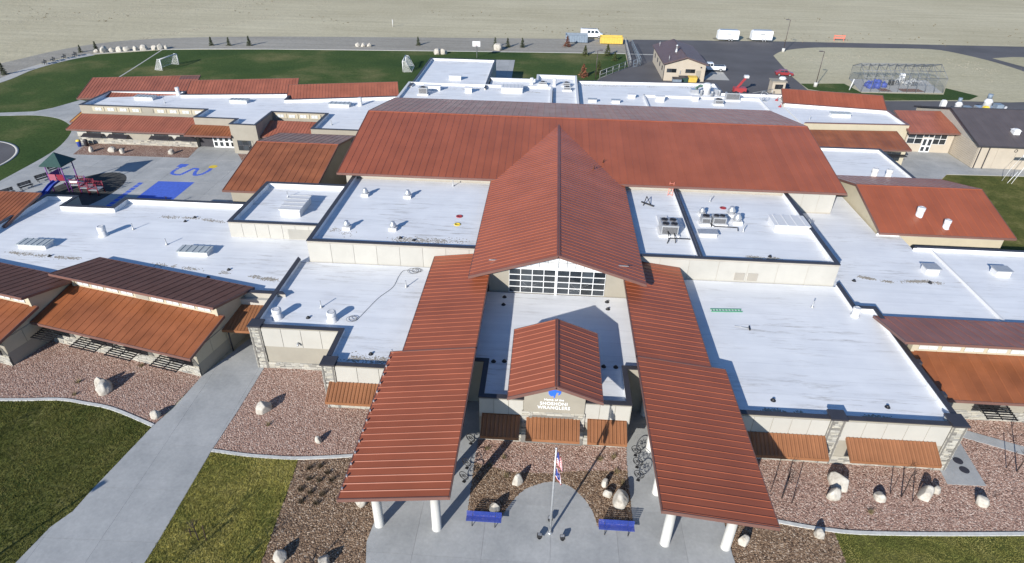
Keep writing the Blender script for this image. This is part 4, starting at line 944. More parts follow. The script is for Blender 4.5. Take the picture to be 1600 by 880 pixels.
BL = [(-37.6, 39.2, 1.35, .85, 'larger pale boulder of the pair on pink gravel below the angled wing'), (-38.3, 39.75, .8, .75, 'smaller boulder of the pair on pink gravel below the angled wing'),
      (-31.5, 36.5, .85, .5, 'boulder at the kerb where lawn, path and left gravel bed meet'), (-22.8, 37.9, 1.25, .85, 'large pale boulder on pink gravel right of the front path'),
      (-17.1, 34.8, .6, .5, 'small boulder on pink gravel near the middle kerb'), (-1.0, 31.95, .85, .65, 'boulder in mulch at the upper left of the flagpole circle'),
      (-2.5, 29.35, .72, .62, 'boulder in mulch right behind the left blue bench'), (5.55, 32.2, .55, .55, 'small rear boulder of the three right of the flagpole circle'),
      (5.65, 31.25, .62, .6, 'middle boulder of the three right of the flagpole circle'), (6.55, 30.8, 1.3, .85, 'largest front boulder of the three right of the flagpole circle'),
      (14.75, 28.0, .8, .6, 'boulder in mulch beside the right canopy column'), (23.2, 33.7, 1.5, .85, 'large boulder, upper one of the pair on the right gravel bed'),
      (22.4, 32.45, 1.0, .7, 'lower boulder of the pair on the right gravel bed'), (25.75, 32.5, .8, .6, 'single pointed boulder right of the pair on the right gravel bed'),
      (29.3, 33.0, 1.15, .85, 'big boulder of the touching pair near the concrete pad'), (30.3, 33.5, .62, .55, 'small boulder leaning on a bigger one near the concrete pad'),
      (33.2, 32.7, .95, .62, 'boulder on pink gravel in front of the manhole pad'), (20.2, 28.95, .72, .5, 'small boulder in mulch below the right kerb'),
      (-12.1, 29.3, .85, .9, 'white boulder under the outer edge of the left canopy'), (-16.3, 24.5, .9, .6, 'boulder in mulch at the bottom edge left of the plaza'), (-13.3, 24.3, .9, .6, 'boulder at the bottom edge beside the plaza rim')]
for i, (x, y, w_, h_, lb) in enumerate(BL): boulder(x, y, w_, h_, lb, i + 3, .06 if -4.5 < x < 7.5 else .03)
for i, (x, y, w_, nm) in enumerate(((-74.2, 93.8, .9, 'leftmost'), (-70.9, 94.2, 1.2, 'second and largest'), (-69, 93.7, .9, 'third and whitest'), (-61, 94.3, 1.0, 'rightmost'))):
    boulder(x, y, w_, .7, nm + ' boulder in the gravel bed by the playground', 40 + i, .06)
ROW = [(-116.57, 160.38, 1.4), (-114.78, 160.84, 2.6), (-113.1, 161.48, 1.7), (-111.4, 162.12, 2.3), (-110.0, 162.8, 2.2), (-108.1, 163.6, 1.9), (-106.27, 164.48, 2.4), (-103.89, 165.23, 2.0), (-102.68, 166.03, 2.3), (-101.5, 166.6, 1.5)]
ORD = ['first', 'second', 'third', 'fourth', 'fifth', 'sixth', 'seventh', 'eighth', 'ninth', 'last']
for i, (x, y, w_) in enumerate(ROW): boulder(x, y + .6, w_ * .8, w_ * .46, ORD[i] + ' from the left in the row of boulders beyond the left goal', 50 + i, group='boulder row')
for i, (x, y, w_, lb) in enumerate(((-52.9, 177, 1.3, 'left of three small rocks on the gravel verge behind the field'), (-51.5, 177.4, 1.4, 'middle of three small rocks on the gravel verge behind the field'), (-49.9, 177.6, 1.2, 'right of three small rocks on the gravel verge behind the field'),
                                    (-29.9, 171, 2.0, 'left boulder of the pair at the field edge near the right goal'), (-28.4, 171.3, 1.8, 'right boulder of the pair at the field edge near the right goal'), (-14.6, 178.4, 2.6, 'single rock on the verge beside the conifers behind the school'))):
    boulder(x, y, w_, w_ * .6, lb, 70 + i)

def conifer(x, y, hgt, label, seed, m='needle_green', wide=.32, group='young conifers behind the school', name='conifer', cat='tree'):
    t = thing(name, label, cat, (x, y, 0), group=group); rnd = random.Random(seed)
    MB().tube([(x, y, 0), (x + .03, y, hgt * .5), (x, y + .02, hgt * .93)], [.07, .05, .015], 6).build('trunk', 'bark', t)
    b = MB()
    for k in range(420):
        f = rnd.random() ** 1.35; z = hgt * (.08 + .9 * f); rad = wide * hgt * (1 - f) * rnd.uniform(.35, 1.08) * (.8 + .3 * math.sin(f * 40)); a = rnd.uniform(0, 6.28)
        c = Vector((x + rad * math.cos(a), y + rad * math.sin(a), z - rad * .25)); s = hgt * .075 * rnd.uniform(.6, 1.4)
        d = Vector((math.cos(a), math.sin(a), rnd.uniform(-.5, .5))) * s; e = Vector((-math.sin(a), math.cos(a), rnd.uniform(-.6, .6))) * s * .6
        b.add([c - d * .3 - e, c - d * .3 + e, c + d * 1.3], [(0, 1, 2)])
    b.build('crown', m, t, fix=False); return t
CN = [(-116.9, 161.6, 3.0, 'dark conifer at the left end of the boulder row'), (-91.87, 172.6, 2.7, 'leftmost of the three conifers behind the left goal'), (-87.3, 173.2, 2.6, 'middle of the three conifers behind the left goal'), (-82, 174, 3.0, 'rightmost of the three conifers behind the left goal'),
      (-123, 137.5, 3.2, 'conifer beside the path at the left picture edge'), (-120.4, 160.4, 2.2, 'thin small conifer left of the boulder row'), (-37, 181, 2.7, 'lone conifer on the verge above the right goal'), (-15.6, 181.8, 3.0, 'leftmost of the conifers behind the rear roofs'),
      (-12.1, 182, 2.9, 'second of the conifers behind the rear roofs'), (-8.1, 182.4, 3.0, 'third of the conifers behind the rear roofs')]
for i, (x, y, hh, lb) in enumerate(CN): conifer(x, y, hh * .85, lb, i + 1, wide=.3)
for i, (x, y, hh, lb, m) in enumerate(((9, 174.8, 2.6, 'left green shrub on the lawn below the blue grey container', 'shrub_green'), (15, 175.6, 2.9, 'tall green shrub on the lawn below the yellow container', 'shrub_green'), (16.5, 170, 2.2, 'low green shrub near the fence on the rear lawn', 'shrub_green'), (11.6, 155.5, 3.0, 'thin green sapling beside the rear lawn lamp pole', 'shrub_green'), (7.8, 152.5, 3.0, 'reddish bare shrub just behind the rear roof', 'shrub_red'), (4.4, 185.0, 3.0, 'bare reddish bush in front of the blue grey container', 'rust'))):
    conifer(x, y, hh, lb, 30 + i, m, .42, 'shrubs on the rear lawn', 'shrub', 'shrub')

def sapling(x, y, hgt, label, seed, stakes=(), z0=.03):
    t = thing('sapling', label, 'tree', (x, y, 0), group='bare saplings'); rnd = random.Random(seed); tr = MB(); br = MB()
    tr.tube([(x, y, z0), (x + .02, y - .01, hgt * .4), (x - .02, y + .02, hgt * .75), (x, y, hgt)], [.045, .04, .03, .012], 6)
    def grow(p, d, l, r, k):
        q = p + d * l; br.tube([p, (p + q) / 2 + Vector((rnd.uniform(-.03, .03), rnd.uniform(-.03, .03), 0)), q], [r, r * .8, r * .5], 4)
        if k:
            for _ in range(3): grow(p + (q - p) * rnd.uniform(.4, 1), (d + Vector((rnd.gauss(0, .5), rnd.gauss(0, .5), rnd.gauss(.1, .3)))).normalized(), l * .6, r * .55, k - 1)
    for k in range(9):
        a = rnd.uniform(0, 6.28); f = rnd.uniform(.38, .92); grow(Vector((x, y, hgt * f)), Vector((math.cos(a), math.sin(a), rnd.uniform(.5, 1.1))).normalized(), hgt * .32 * (1.15 - f), .02, 2)
    tr.build('trunk', 'bark', t); br.build('branches', 'bark', t)
    for sx, sy, sh in stakes: MB().tube([(sx, sy, z0), (sx + .03, sy, sh)], .03, 6).build('stake', 'stake_brown', t)
    return t
sapling(18.55, 32.0, 3.2, 'bare staked sapling on the gravel beside the right canopy', 2, ((17.85, 32.5, 2.0), (19.15, 31.6, 2.0)))
sapling(27.5, 32.8, 3.0, 'bare staked sapling in the middle of the right gravel bed', 5, ((26.8, 33.05, 2.1), (28.15, 32.45, 2.1)))
sapling(37.7, 36.0, 3.4, 'bare staked sapling at the right picture edge', 8, ((37.1, 36.3, 1.9), (38.5, 35.6, 2.0)))
sapling(-22.3, 25.4, 2.2, 'thin sapling with three short stakes on the olive lawn', 11, ((-21.75, 25.4, .9), (-22.9, 25.6, .9), (-22.2, 26.0, .8)))
sapling(51.9, 90.5, 2.6, 'bare shrub in the courtyard behind the right gabled wing', 13)
sapling(-51.4, 75.3, 1.6, 'small bare shrub at the end of the blue court', 14)
sapling(-45.3, 29.9, 3.4, 'bare staked sapling left of the picture whose shadow falls on the lawn', 31, ((-44.6, 29.5, 2.2), (-46.0, 30.4, 2.2)))
# small dead plants in the beds
def tuft(x, y, s, label, seed, z=.035, m='dry_plant', group='dry tufts'):
    rnd = random.Random(seed); b = MB()
    for k in range(60):
        a = rnd.uniform(0, 6.28); l = s * rnd.uniform(.5, 1); d = Vector((math.cos(a) * .6, math.sin(a) * .6, rnd.uniform(.5, 1))).normalized() * l; p = Vector((x + rnd.gauss(0, s * .2), y + rnd.gauss(0, s * .2), z)); e = Vector((-math.sin(a), math.cos(a), 0)) * .02
        b.add([p - e, p + e, p + d], [(0, 1, 2)])
    o = b.build('dry_plant', m, fix=False); tag(o, label, 'plant', group)
TL = ['back row left', 'back row middle', 'back row right', 'second row left', 'second row middle', 'second row right', 'third row left', 'third row middle', 'third row right', 'front row left', 'front row right']
rnd = random.Random(4)
for i, (px, py) in enumerate([(-17.0, 32.0), (-16.2, 32.3), (-15.4, 31.7), (-16.6, 31.0), (-15.8, 30.9), (-14.9, 31.0), (-16.9, 30.0), (-16.1, 29.8), (-15.2, 29.7), (-16.5, 29.0), (-15.4, 28.9)]):
    tuft(px, py, .46, TL[i] + ' dry tuft in the left mulch bed beside the canopy', 100 + i, m='dark_plant' if 'dark_plant' in MT else 'dry_plant', group='dry tufts in the left mulch')
for i, (px, py, lb) in enumerate([(-3.6, 35.0, 'dry tuft in the planter gravel by the left awning'), (-3.2, 33.4, 'dry tuft at the gravel and mulch edge, left side of planter'), (-2.2, 34.2, 'second dry tuft in the planter gravel left of centre'), (-1.9, 32.4, 'dry tuft in planter mulch left of the circle'), (5.3, 34.6, 'dry tuft in the planter gravel right of centre'), (6.4, 34.9, 'dry tuft in the planter gravel near the right awning'), (6.5, 33.5, 'dry tuft above the three boulders'), (6.9, 32.4, 'dry tuft right of the three boulders'), (-40.5, 40.0, 'dry tuft on gravel left of the boulder pair'), (-39.8, 38.4, 'dry tuft on gravel below the boulder pair'), (-36.2, 42.6, 'dry tuft on gravel near the angled wing'), (24.6, 31.2, 'reddish dry tuft on the right gravel bed'), (-21.8, 36.2, 'dry tuft on gravel below the large boulder'), (36.0, 41.0, 'reddish dry tuft near the narrow walk')]):
    tuft(px, py, .42, lb, 200 + i, .08 if -4.5 < px < 7.5 else .035)
t = thing('brush_pile', 'heap of dry brown brush on the paving behind the small raised roof', 'plant', (-40, 69.6, 0))
b = MB()
for k in range(500):
    x, y = rnd.gauss(-40.2, 1.0), rnd.gauss(70.6, .9); l = rnd.uniform(.3, .9); a = rnd.uniform(0, 6.28); z = max(0, 1.6 - math.hypot(x + 40.2, y - 70.6) * .7) * rnd.random(); p = Vector((x, y, z)); d = Vector((math.cos(a), math.sin(a), rnd.uniform(-.2, .7))) * l; e = Vector((-math.sin(a), math.cos(a), .3)) * .04
    b.add([p - e, p + e, p + d], [(0, 1, 2)])
b.build('twigs', 'dry_plant', t, fix=False)

# ================================================================== flagpole, benches, racks
fp = thing('flagpole', 'tall silver flagpole at the centre of the entrance circle', 'flagpole', (1.49, 27.74, .07))
MB().lathe(1.49, 27.74, [(.16, .07), (.16, .16), (.1, .2)], 16).build('base', 'galvanised', fp)
MB().tube([(1.49, 27.74, .15), (1.49, 27.74, 4), (1.49, 27.74, 8.3)], [.085, .075, .045], 12).build('pole', 'galvanised', fp)
MB().lathe(1.49, 27.74, [(.02, 8.28), (.08, 8.34), (.085, 8.4), (.03, 8.47)], 12).build('finial', 'galvanised', fp)
def flag(name, label, z1, hgt, fn):
    f = thing(name, label, 'flag', (1.6, 27.74, z1)); nx, nz = 14, 13; V_ = {}
    b = [MB(), MB(), MB()]
    def pt(i, j):
        u, v_ = i / nx, j / nz
        return (1.58 + .30 * u * (1 + .5 * v_) , 27.74 + .09 * math.sin(u * 11 + v_ * 2) * (.4 + u), z1 - hgt * v_ - .75 * u + .05 * math.sin(u * 9))
    for i in range(nx):
        for j in range(nz):
            b[fn(i / nx, j)].add([pt(i, j), pt(i + 1, j), pt(i + 1, j + 1), pt(i, j + 1)], [(0, 1, 2, 3)])
    for m, q, n in (('flag_red', b[0], 'red_cloth'), ('flag_white', b[1], 'white_cloth'), ('flag_blue', b[2], 'blue_cloth')):
        if q.v: q.build(n, m, f, fix=False)
flag('flag', 'upper flag with red and white stripes hanging on the flagpole', 8.1, 1.05, lambda u, j: 2 if (u < .42 and j < 7) else (0 if j % 2 == 0 else 1))
flag('flag', 'lower flag, blue with red and white border, hanging on the flagpole', 6.75, 1.0, lambda u, j: 0 if (u > .86 or j in (0, 12)) else (1 if (u > .76 or j in (1, 11) or (.3 < u < .5 and 4 < j < 8)) else 2))
for i, (x, y, lb) in enumerate(((.78, 27.3, 'left black floodlight at the foot of the flagpole'), (2.36, 27.3, 'right black floodlight at the foot of the flagpole'), (1.5, 28.75, 'black floodlight behind the foot of the flagpole'))):
    t = thing('floodlight', lb, 'floodlight', (x, y, .07), group='flagpole floodlights')
    d = (Vector((1.49, 27.74, 5)) - Vector((x, y, .3))).normalized(); c = Vector((x, y, .33))
    MB().tube([(x, y, .07), (x, y, .25)], .03, 8).lathe(x, y, [(.13, .07), (.13, .1)], 12).build('stem', 'black_metal', t)
    MB().beam(c - d * .1, c + d * .12, .34, .26).build('lamp_head', 'black_metal', t)
    MB().beam(c + d * .121, c + d * .13, .28, .2).build('lens', 'grey_metal', t)
def mesh_bench(x, y, label):
    t = thing('bench', label, 'bench', (x, y, .07), group='blue benches'); L = 1.22
    s = MB()
    for k in range(6): s.beam((x - L, y - .2 + k * .075, .50), (x + L, y - .2 + k * .075, .50), .045, .025)
    for k in range(31): s.beam((x - L + k * 2 * L / 30, y - .22, .495), (x - L + k * 2 * L / 30, y + .2, .495), .03, .02)
    s.build('seat', 'blue_paint', t)
    s = MB()
    for k in range(6): s.beam((x - L, y + .215 + k * .018, .53 + k * .072), (x + L, y + .215 + k * .018, .53 + k * .072), .02, .035)
    for k in range(31): s.beam((x - L + k * 2 * L / 30, y + .215, .52), (x - L + k * 2 * L / 30, y + .305, .90), .02, .022)
    s.build('backrest', 'blue_paint', t)
    for sx in (-.8, .8):
        MB().tube([(x + sx, y - .3, .07), (x + sx, y - .22, .46), (x + sx, y + .2, .47), (x + sx, y + .33, .93)], .03, 8).tube([(x + sx, y + .34, .07), (x + sx, y + .15, .47)], .03, 8).build('leg', 'black_metal', t)
mesh_bench(6.08, 28.2, 'blue mesh bench right of the flagpole circle'); mesh_bench(-3.15, 28.2, 'blue mesh bench left of the flagpole circle')
def rack(x, y, rz, label):
    t = thing('bike_rack', label, 'bike rack', (x, y, .07), rz, local=True, group='bicycle shaped racks')
    MB().ring((0, 0, .66), (0, 1, 0), .38, .03, 26).build('hoop', 'black_metal', t)
    MB().ring((-.17, 0, .58), (0, 1, 0), .13, .022, 16).ring((.17, 0, .58), (0, 1, 0), .13, .022, 16).tube([(-.17, 0, .58), (-.06, 0, .78), (.1, 0, .78), (0, 0, .58), (-.17, 0, .58)], .018, 6).tube([(.17, 0, .58), (.09, 0, .84), (.15, 0, .86)], .018, 6).tube([(0, 0, .58), (-.08, 0, .84)], .018, 6).build('bicycle_emblem', 'black_metal', t)
    MB().tube([(0, 0, 0), (0, 0, .3)], .035, 8).build('post', 'black_metal', t)
    MB().box(-.13, .13, -.11, .11, 0, .02).build('foot_plate', 'black_metal', t)
for i, (x, y) in enumerate(((8.15, 35.3), (8.15, 34.1), (8.1, 32.85))): rack(x, y, R(-24), ('farthest', 'middle', 'nearest')[i] + ' of the three black bicycle shaped racks right of the planter')
for i, (x, y) in enumerate(((-4.95, 35.5), (-4.95, 33.0), (-5.0, 31.7))): rack(x, y, R(-24), ('farthest', 'middle', 'nearest')[i] + ' of the three black bicycle shaped racks left of the planter')

# ================================================================== roof equipment
def fan(x, y, z, label, s=1.0, group='roof fans'):
    t = thing('roof_fan', label, 'roof fan', (x, y, z), group=group)
    MB().box(x - .42 * s, x + .42 * s, y - .42 * s, y + .42 * s, z, z + .32 * s).build('curb', 'white_paint', t)
    MB().lathe(x, y, [(.34 * s, z + .32 * s), (.30 * s, z + .42 * s), (.36 * s, z + .5 * s), (.37 * s, z + .62 * s), (.24 * s, z + .78 * s), (.2 * s, z + .95 * s), (.08 * s, z + 1.0 * s)], 18).build('hood', 'galvanised', t)
for (x, y, lb) in ((-21.45, 68.2, 'rear left'), (-16.3, 68.2, 'rear right'), (-21.2, 59.6, 'front left'), (-16.2, 59.85, 'front right')): fan(x, y, 6.2, lb + ' of the four mushroom fans on the upper left white roof')
fan(18.2, 66.8, 6.2, 'single fan left of the two large fans on the upper right roof', .95); fan(21.5, 66.8, 6.2, 'rear of the two large fans on the upper right roof', 1.25); fan(21.75, 65.0, 6.2, 'front of the two large fans on the upper right roof', 1.25)
def can(x, y, z, r, h, label, mm='white_paint', group='round roof vents', cone=False):
    t = thing('roof_vent', label, 'roof vent', (x, y, z), group=group)
    MB().lathe(x, y, [(r * 1.25, z), (r * 1.2, z + .08), (r * .95, z + .14), (r * .95, z + h * .62)], 20).build('flashing', mm, t)
    MB().lathe(x, y, [(r, z + h * .6), (r * 1.04, z + h * .66), (r * 1.04, z + h * .97), (r * .9, z + h), (r * .62, z + h * 1.0)], 20).build('cap', mm, t)
    MB().ring((x, y, z + h + .002), (0, 0, 1), r * .74, .03, 20, 6).build('rim', 'grey_metal', t)
can(-49.0, 59.3, 4.1, .42, 1.15, 'white round vent in the middle of the wide left roof'); can(-23.75, 45.4, 4.28, .42, .95, 'left of two white round vents on the front left roof'); can(-18.7, 45.4, 4.28, .42, .95, 'right of two white round vents on the front left roof')
can(29.65, 50.3, 4.28, .34, .95, 'white round vent at the rear edge of the front right roof'); can(44.6, 70.5, 5.35, .42, 1.3, 'larger white vent on the right red gable roof'); can(46.9, 68.6, 4.9, .36, 1.15, 'smaller white vent on the right red gable roof')
can(45.5, 84.8, 4.5, .42, 1.3, 'left of two white vents behind the right gable roof'); can(47.5, 84.9, 4.5, .42, 1.2, 'right of two white vents behind the right gable roof')
can(-68.0, 112.0, 4.4, .35, 1.4, 'white vent on the left rear wing roof below the red shed'); can(-33.5, 109.6, 4.4, .38, 1.4, 'white vent on the left rear roof near the great hall'); can(-3.6, 127, 4.5, .35, 1.3, 'left white vent on the rear middle roof'); can(.9, 126.6, 4.5, .35, 1.4, 'right white vent on the rear middle roof')
def hood(x0, x1, y0, y1, z, h, label, ribs=5, top='skylight_top', group='roof hoods', name='roof_hood', over=.12, tilt=0):
    t = thing(name, label, 'roof unit', ((x0 + x1) / 2, (y0 + y1) / 2, z), group=group)
    MB().box(x0 + over, x1 - over, y0 + over, y1 - over, z, z + h).build('curb', 'white_paint', t)
    MB().hexa([(x0, y0, z + h), (x1, y0, z + h), (x1, y1, z + h + tilt), (x0, y1, z + h + tilt)], [(x0, y0, z + h + .1), (x1, y0, z + h + .1), (x1, y1, z + h + .1 + tilt), (x0, y1, z + h + .1 + tilt)]).build('lid', top, t)
    for k in range(ribs):
        x = x0 + (x1 - x0) * (k + .5) / ribs
        MB().hexa([(x - .04, y0, z + h + .1), (x + .04, y0, z + h + .1), (x + .04, y1, z + h + .1 + tilt), (x - .04, y1, z + h + .1 + tilt)], [(x - .04, y0, z + h + .15), (x + .04, y0, z + h + .15), (x + .04, y1, z + h + .15 + tilt), (x - .04, y1, z + h + .15 + tilt)]).build('rib', top, t)
hood(-56.3, -53.0, 55.6, 57.1, 4.1, .42, 'left ribbed low skylight on the wide left roof'); hood(-38.7, -35.3, 55.7, 57.2, 4.1, .42, 'right ribbed low skylight on the wide left roof')
hood(-30.2, -27.7, 63.2, 67.3, 5.4, .85, 'big ribbed white hood on the small raised roof', 0, 'white_paint')
t = bpy.data.objects['roof_hood.002'] if 'roof_hood.002' in bpy.data.objects else None
for k in range(5): MB().box(-30.22, -27.68, 63.3 + k * .95, 63.4 + k * .95, 6.35, 6.41).build('rib', 'grey_metal', t)
hood(25.3, 29.2, 63.2, 65.9, 6.2, .75, 'big white hood with four panels on the upper right roof', 4, 'white_paint')
hood(-74.2, -70.6, 108.0, 109.6, 4.4, .5, 'left ribbed skylight on the left rear wing roof'); hood(-56.8, -53.5, 108.2, 109.6, 4.4, .5, 'middle ribbed skylight on the left rear wing roof'); hood(-38.8, -35.0, 108.0, 109.6, 4.4, .5, 'right ribbed skylight on the left rear wing roof')
hood(50.0, 53.5, 113.2, 114.6, 4.2, .55, 'ribbed skylight on the rear right wing roof'); hood(40.4, 42.0, 59.2, 60.5, 3.95, .65, 'left box curb on the right low roof', 0, 'grey_metal', name='box_curb'); hood(47.7, 49.4, 59.4, 60.7, 3.95, .65, 'right box curb on the right low roof', 0, 'grey_metal', name='box_curb')
hood(16.8, 18.9, 61.2, 62.2, 6.2, .4, 'low white box in front of the condensers on the upper right roof', 0, 'grey_metal', name='box_curb'); hood(-20.4, -17.8, 127.8, 129, 4.6, .8, 'white box unit on the rear gym roof', 0, 'white_paint', name='box_curb')
hood(-24.0, -20.6, 119.2, 120.4, 4.75, .8, 'left white box unit on the rear left roof', 0, 'white_paint', name='box_curb'); hood(-16, -14.5, 118.4, 119.5, 4.75, .9, 'middle white box unit on the rear left roof', 0, 'white_paint', name='box_curb'); hood(-9.2, -5.0, 119.4, 122, 4.75, .9, 'large white hood on the rear left roof', 6, 'white_paint')
hood(7.2, 8.9, 117, 118, 4.2, .5, 'left low white box on the rear right roof', 0, 'grey_metal', name='box_curb'); hood(11.5, 13.2, 117, 118, 4.2, .5, 'second low white box on the rear right roof', 0, 'grey_metal', name='box_curb'); hood(14.8, 16.4, 120.6, 121.8, 4.2, .6, 'third white box on the rear right roof', 0, 'white_paint', name='box_curb'); hood(19.8, 21.6, 118.9, 120.2, 4.2, .9, 'white box unit inside the rear curb', 0, 'white_paint', name='box_curb'); hood(26.8, 28.2, 120.4, 121.4, 4.2, .7, 'small white box unit inside the rear curb', 0, 'white_paint', name='box_curb')
def ac(x0, x1, y0, y1, z, h, label, fans, body='grey_metal'):
    t = thing('air_conditioner', label, 'air conditioner', ((x0 + x1) / 2, (y0 + y1) / 2, z), group='rooftop air conditioners')
    MB().box(x0 - .2, x1 + .2, y0 - .1, y1 + .1, z, z + .25).build('curb', 'white_paint', t)
    MB().box(x0, x1, y0, y1, z + .25, z + h).build('casing', body, t)
    b = MB()
    for k in range(int((h - .5) / .09)): b.box(x0 + .1, x1 - .1, y0 - .03, y0, z + .4 + k * .09, z + .445 + k * .09)
    b.build('louvre', 'dark_trim', t)
    for fx, fy, fr in fans:
        f = MB().lathe(fx, fy, [(fr, z + h), (fr, z + h + .09), (fr * .92, z + h + .09), (fr * .92, z + h + .03)], 18).build('fan_shroud', 'dark_trim', t)
        q = MB()
        for k in range(4): q.beam((fx, fy, z + h + .07), (fx + fr * .9 * math.cos(k * 1.57 + .4), fy + fr * .9 * math.sin(k * 1.57 + .4), z + h + .07), .12, .02)
        q.build('fan_blade', 'black_metal', f)
    return t
t = ac(12.7, 14.5, 60.9, 62.9, 6.2, 1.35, 'tall condenser with four fans beside the divider wall', [(13.15, 61.4, .36), (14.05, 61.4, .36), (13.15, 62.4, .36), (14.05, 62.4, .36)])
MB().tube([(13.4, 60.9, 6.9), (13.4, 60.2, 6.8), (13.4, 60.2, 6.45), (15.8, 60.2, 6.45)], .06, 8).tube([(14.1, 60.9, 6.7), (14.1, 59.7, 6.4), (14.1, 59.6, 6.22)], .05, 8).tube([(13.5, 60.2, 6.4), (13.2, 59.4, 6.25)], .05, 8).build('pipe', 'hose_black', t)
MB().box(12.9, 14.1, 63.4, 66.0, 6.2, 6.32).build('pad', 'white_paint', t)
t = ac(17.6, 18.6, 64.0, 65.0, 6.2, 1.0, 'left of two square condensers on the upper right roof', [(18.1, 64.5, .38)]); t = ac(18.85, 20.3, 64.0, 65.1, 6.2, 1.05, 'right of two square condensers on the upper right roof', [(19.25, 64.55, .3), (19.9, 64.55, .3)])
MB().tube([(18.6, 63.9, 6.5), (18.9, 63.4, 6.5), (21.4, 63.3, 6.5), (21.4, 62.9, 6.3)], .06, 8).build('pipe', 'hose_black', t)
ac(33.2, 35.8, 121.0, 122.0, 4.2, 1.5, 'long condenser with red trim on the rear curb', [(33.8, 121.5, .38), (34.5, 121.5, .38), (35.2, 121.5, .38)]); ac(30.6, 32.1, 118, 119.2, 4.2, 1.0, 'dark round topped unit inside the rear curb', [(31.35, 118.6, .55)]); ac(-24.2, -22.6, 115.9, 117.1, 4.75, 1.4, 'grey condenser at the left of the rear left roof', [(-23.4, 116.5, .45)])
ac(2.6, 4.0, 126.0, 127, 4.5, .8, 'farther dark unit on the rear middle roof', [(3.3, 126.5, .4)]); ac(2.7, 4.1, 122.9, 123.8, 4.5, .8, 'nearer dark unit on the rear middle roof', [(3.4, 123.3, .4)]); ac(-2.2, -.6, 126.4, 127.2, 4.5, .7, 'left dark unit on the rear middle roof', [(-1.4, 126.8, .35)])
t = thing('kitchen_exhaust', 'green and white kitchen exhaust duct cluster on the rear roof', 'roof unit', (30.4, 126, 4.2))
MB().tube([(28.6, 126.2, 4.3), (28.6, 126.2, 5.1), (29.4, 127.0, 5.4), (30.6, 127.0, 5.3), (31.2, 126, 4.4)], .26, 10).build('green_duct', 'green_duct', t)
MB().lathe(30.5, 125.6, [(.75, 4.2), (.7, 5.3), (.85, 5.5), (.8, 6.1), (.4, 6.3)], 16).build('exhaust_hood', 'white_paint', t); MB().box(27.6, 29, 125.2, 126.6, 4.2, 5.0).box(31.8, 32.5, 124.6, 125.4, 4.2, 5.4).build('housing', 'galvanised', t)
for k, (x, y) in enumerate(((29.3, 124.4), (32.8, 124.6), (31.2, 123.6))): MB().lathe(x, y, [(.25, 4.2), (.22, 5.0), (.3, 5.1), (.2, 5.3)], 10).build('stack', 'grey_metal', t)
t = thing('satellite_dish', 'round mesh dish on the rear right roof corner', 'antenna', (40.5, 121.8, 4.2)); MB().ring((40.5, 121.8, 5.2), (.2, -.8, .5), .8, .05, 24).ring((40.5, 121.8, 5.2), (.2, -.8, .5), .4, .03, 20).build('reflector', 'grey_metal', t); MB().tube([(40.5, 121.9, 4.2), (40.5, 121.9, 5.2)], .06, 8).box(39.9, 41.1, 121.5, 122.3, 4.2, 4.3).build('mast', 'grey_metal', t)
for i, (x, y) in enumerate(((43.2, 122.6), (42.6, 118.4))):
    t = thing('roof_standpipe', ('farther', 'nearer')[i] + ' red standpipe on the rear right roof edge', 'pipe', (x, y, 4.2), group='red standpipes'); MB().tube([(x, y, 4.2), (x + .06, y, 4.6), (x + .35, y + .1, 5.0)], .09, 8).build('pipe', 'machine_red', t); MB().lathe(x, y, [(.3, 4.2), (.26, 4.4)], 10).build('flashing', 'machine_red', t)
def pipe(x, y, z, h, label):
    tag(MB().lathe(x, y, [(.16, z), (.14, z + .1), (.055, z + .16), (.05, z + h), (.06, z + h + .02)], 10).build('vent_pipe', 'grey_metal'), label, 'vent pipe', 'thin vent pipes')
for x, y, z, lb in ((-41.0, 57.9, 4.1, 'thin vent pipe near the right skylight of the wide left roof'), (-20.35, 47.3, 4.28, 'thin vent pipe between the two round vents of the front left roof'), (-13.2, 51.5, 4.28, 'thin vent pipe beside the left canopy roof'), (-31.2, 68.5, 5.4, 'thin vent pipe at the back of the small raised roof'), (-11.4, 72.0, 6.2, 'thin vent pipe at the back of the upper left roof'), (26.1, 51.4, 4.28, 'thin vent pipe on the front right roof'), (19.9, 70.6, 6.2, 'thin vent pipe at the back of the upper right roof'), (-46.6, 61.0, 4.1, 'short vent pipe right of the white round vent'), (-67.9, 107, 4.4, 'thin vent pipe on the left rear wing roof'), (-35.3, 98.6, 4.4, 'thin vent pipe on the left rear roof near the gabled wing'), (45.6, 111.2, 4.2, 'thin vent pipe on the rear right wing roof'), (22.0, 63.0, 6.2, 'short pipe in front of the large fans')):
    pipe(x, y, z, .75, lb)
DR = [(-15.0, 58.0, 6.2), (-13.5, 57.6, 6.2), (-21.0, 45.6, 4.28), (-14.0, 40.9, 4.28), (18.6, 37.9, 4.28), (27.3, 37.85, 4.28), (-3.6, 40.9, 4.2), (-2.7, 41.0, 4.2), (5.6, 41.0, 4.2), (6.6, 41.0, 4.2), (-3.4, 50.7, 4.2), (-3.4, 49.4, 4.2), (6.5, 50.7, 4.2), (6.5, 49.5, 4.2), (-41.8, 63.5, 4.1), (-41.2, 64.6, 4.1), (-33.4, 51.8, 4.1), (-32.0, 53.4, 4.1), (-51.8, 54.4, 4.1), (32.4, 57.3, 3.95), (40.2, 57.6, 3.95), (23.4, 57.6, 6.2)]
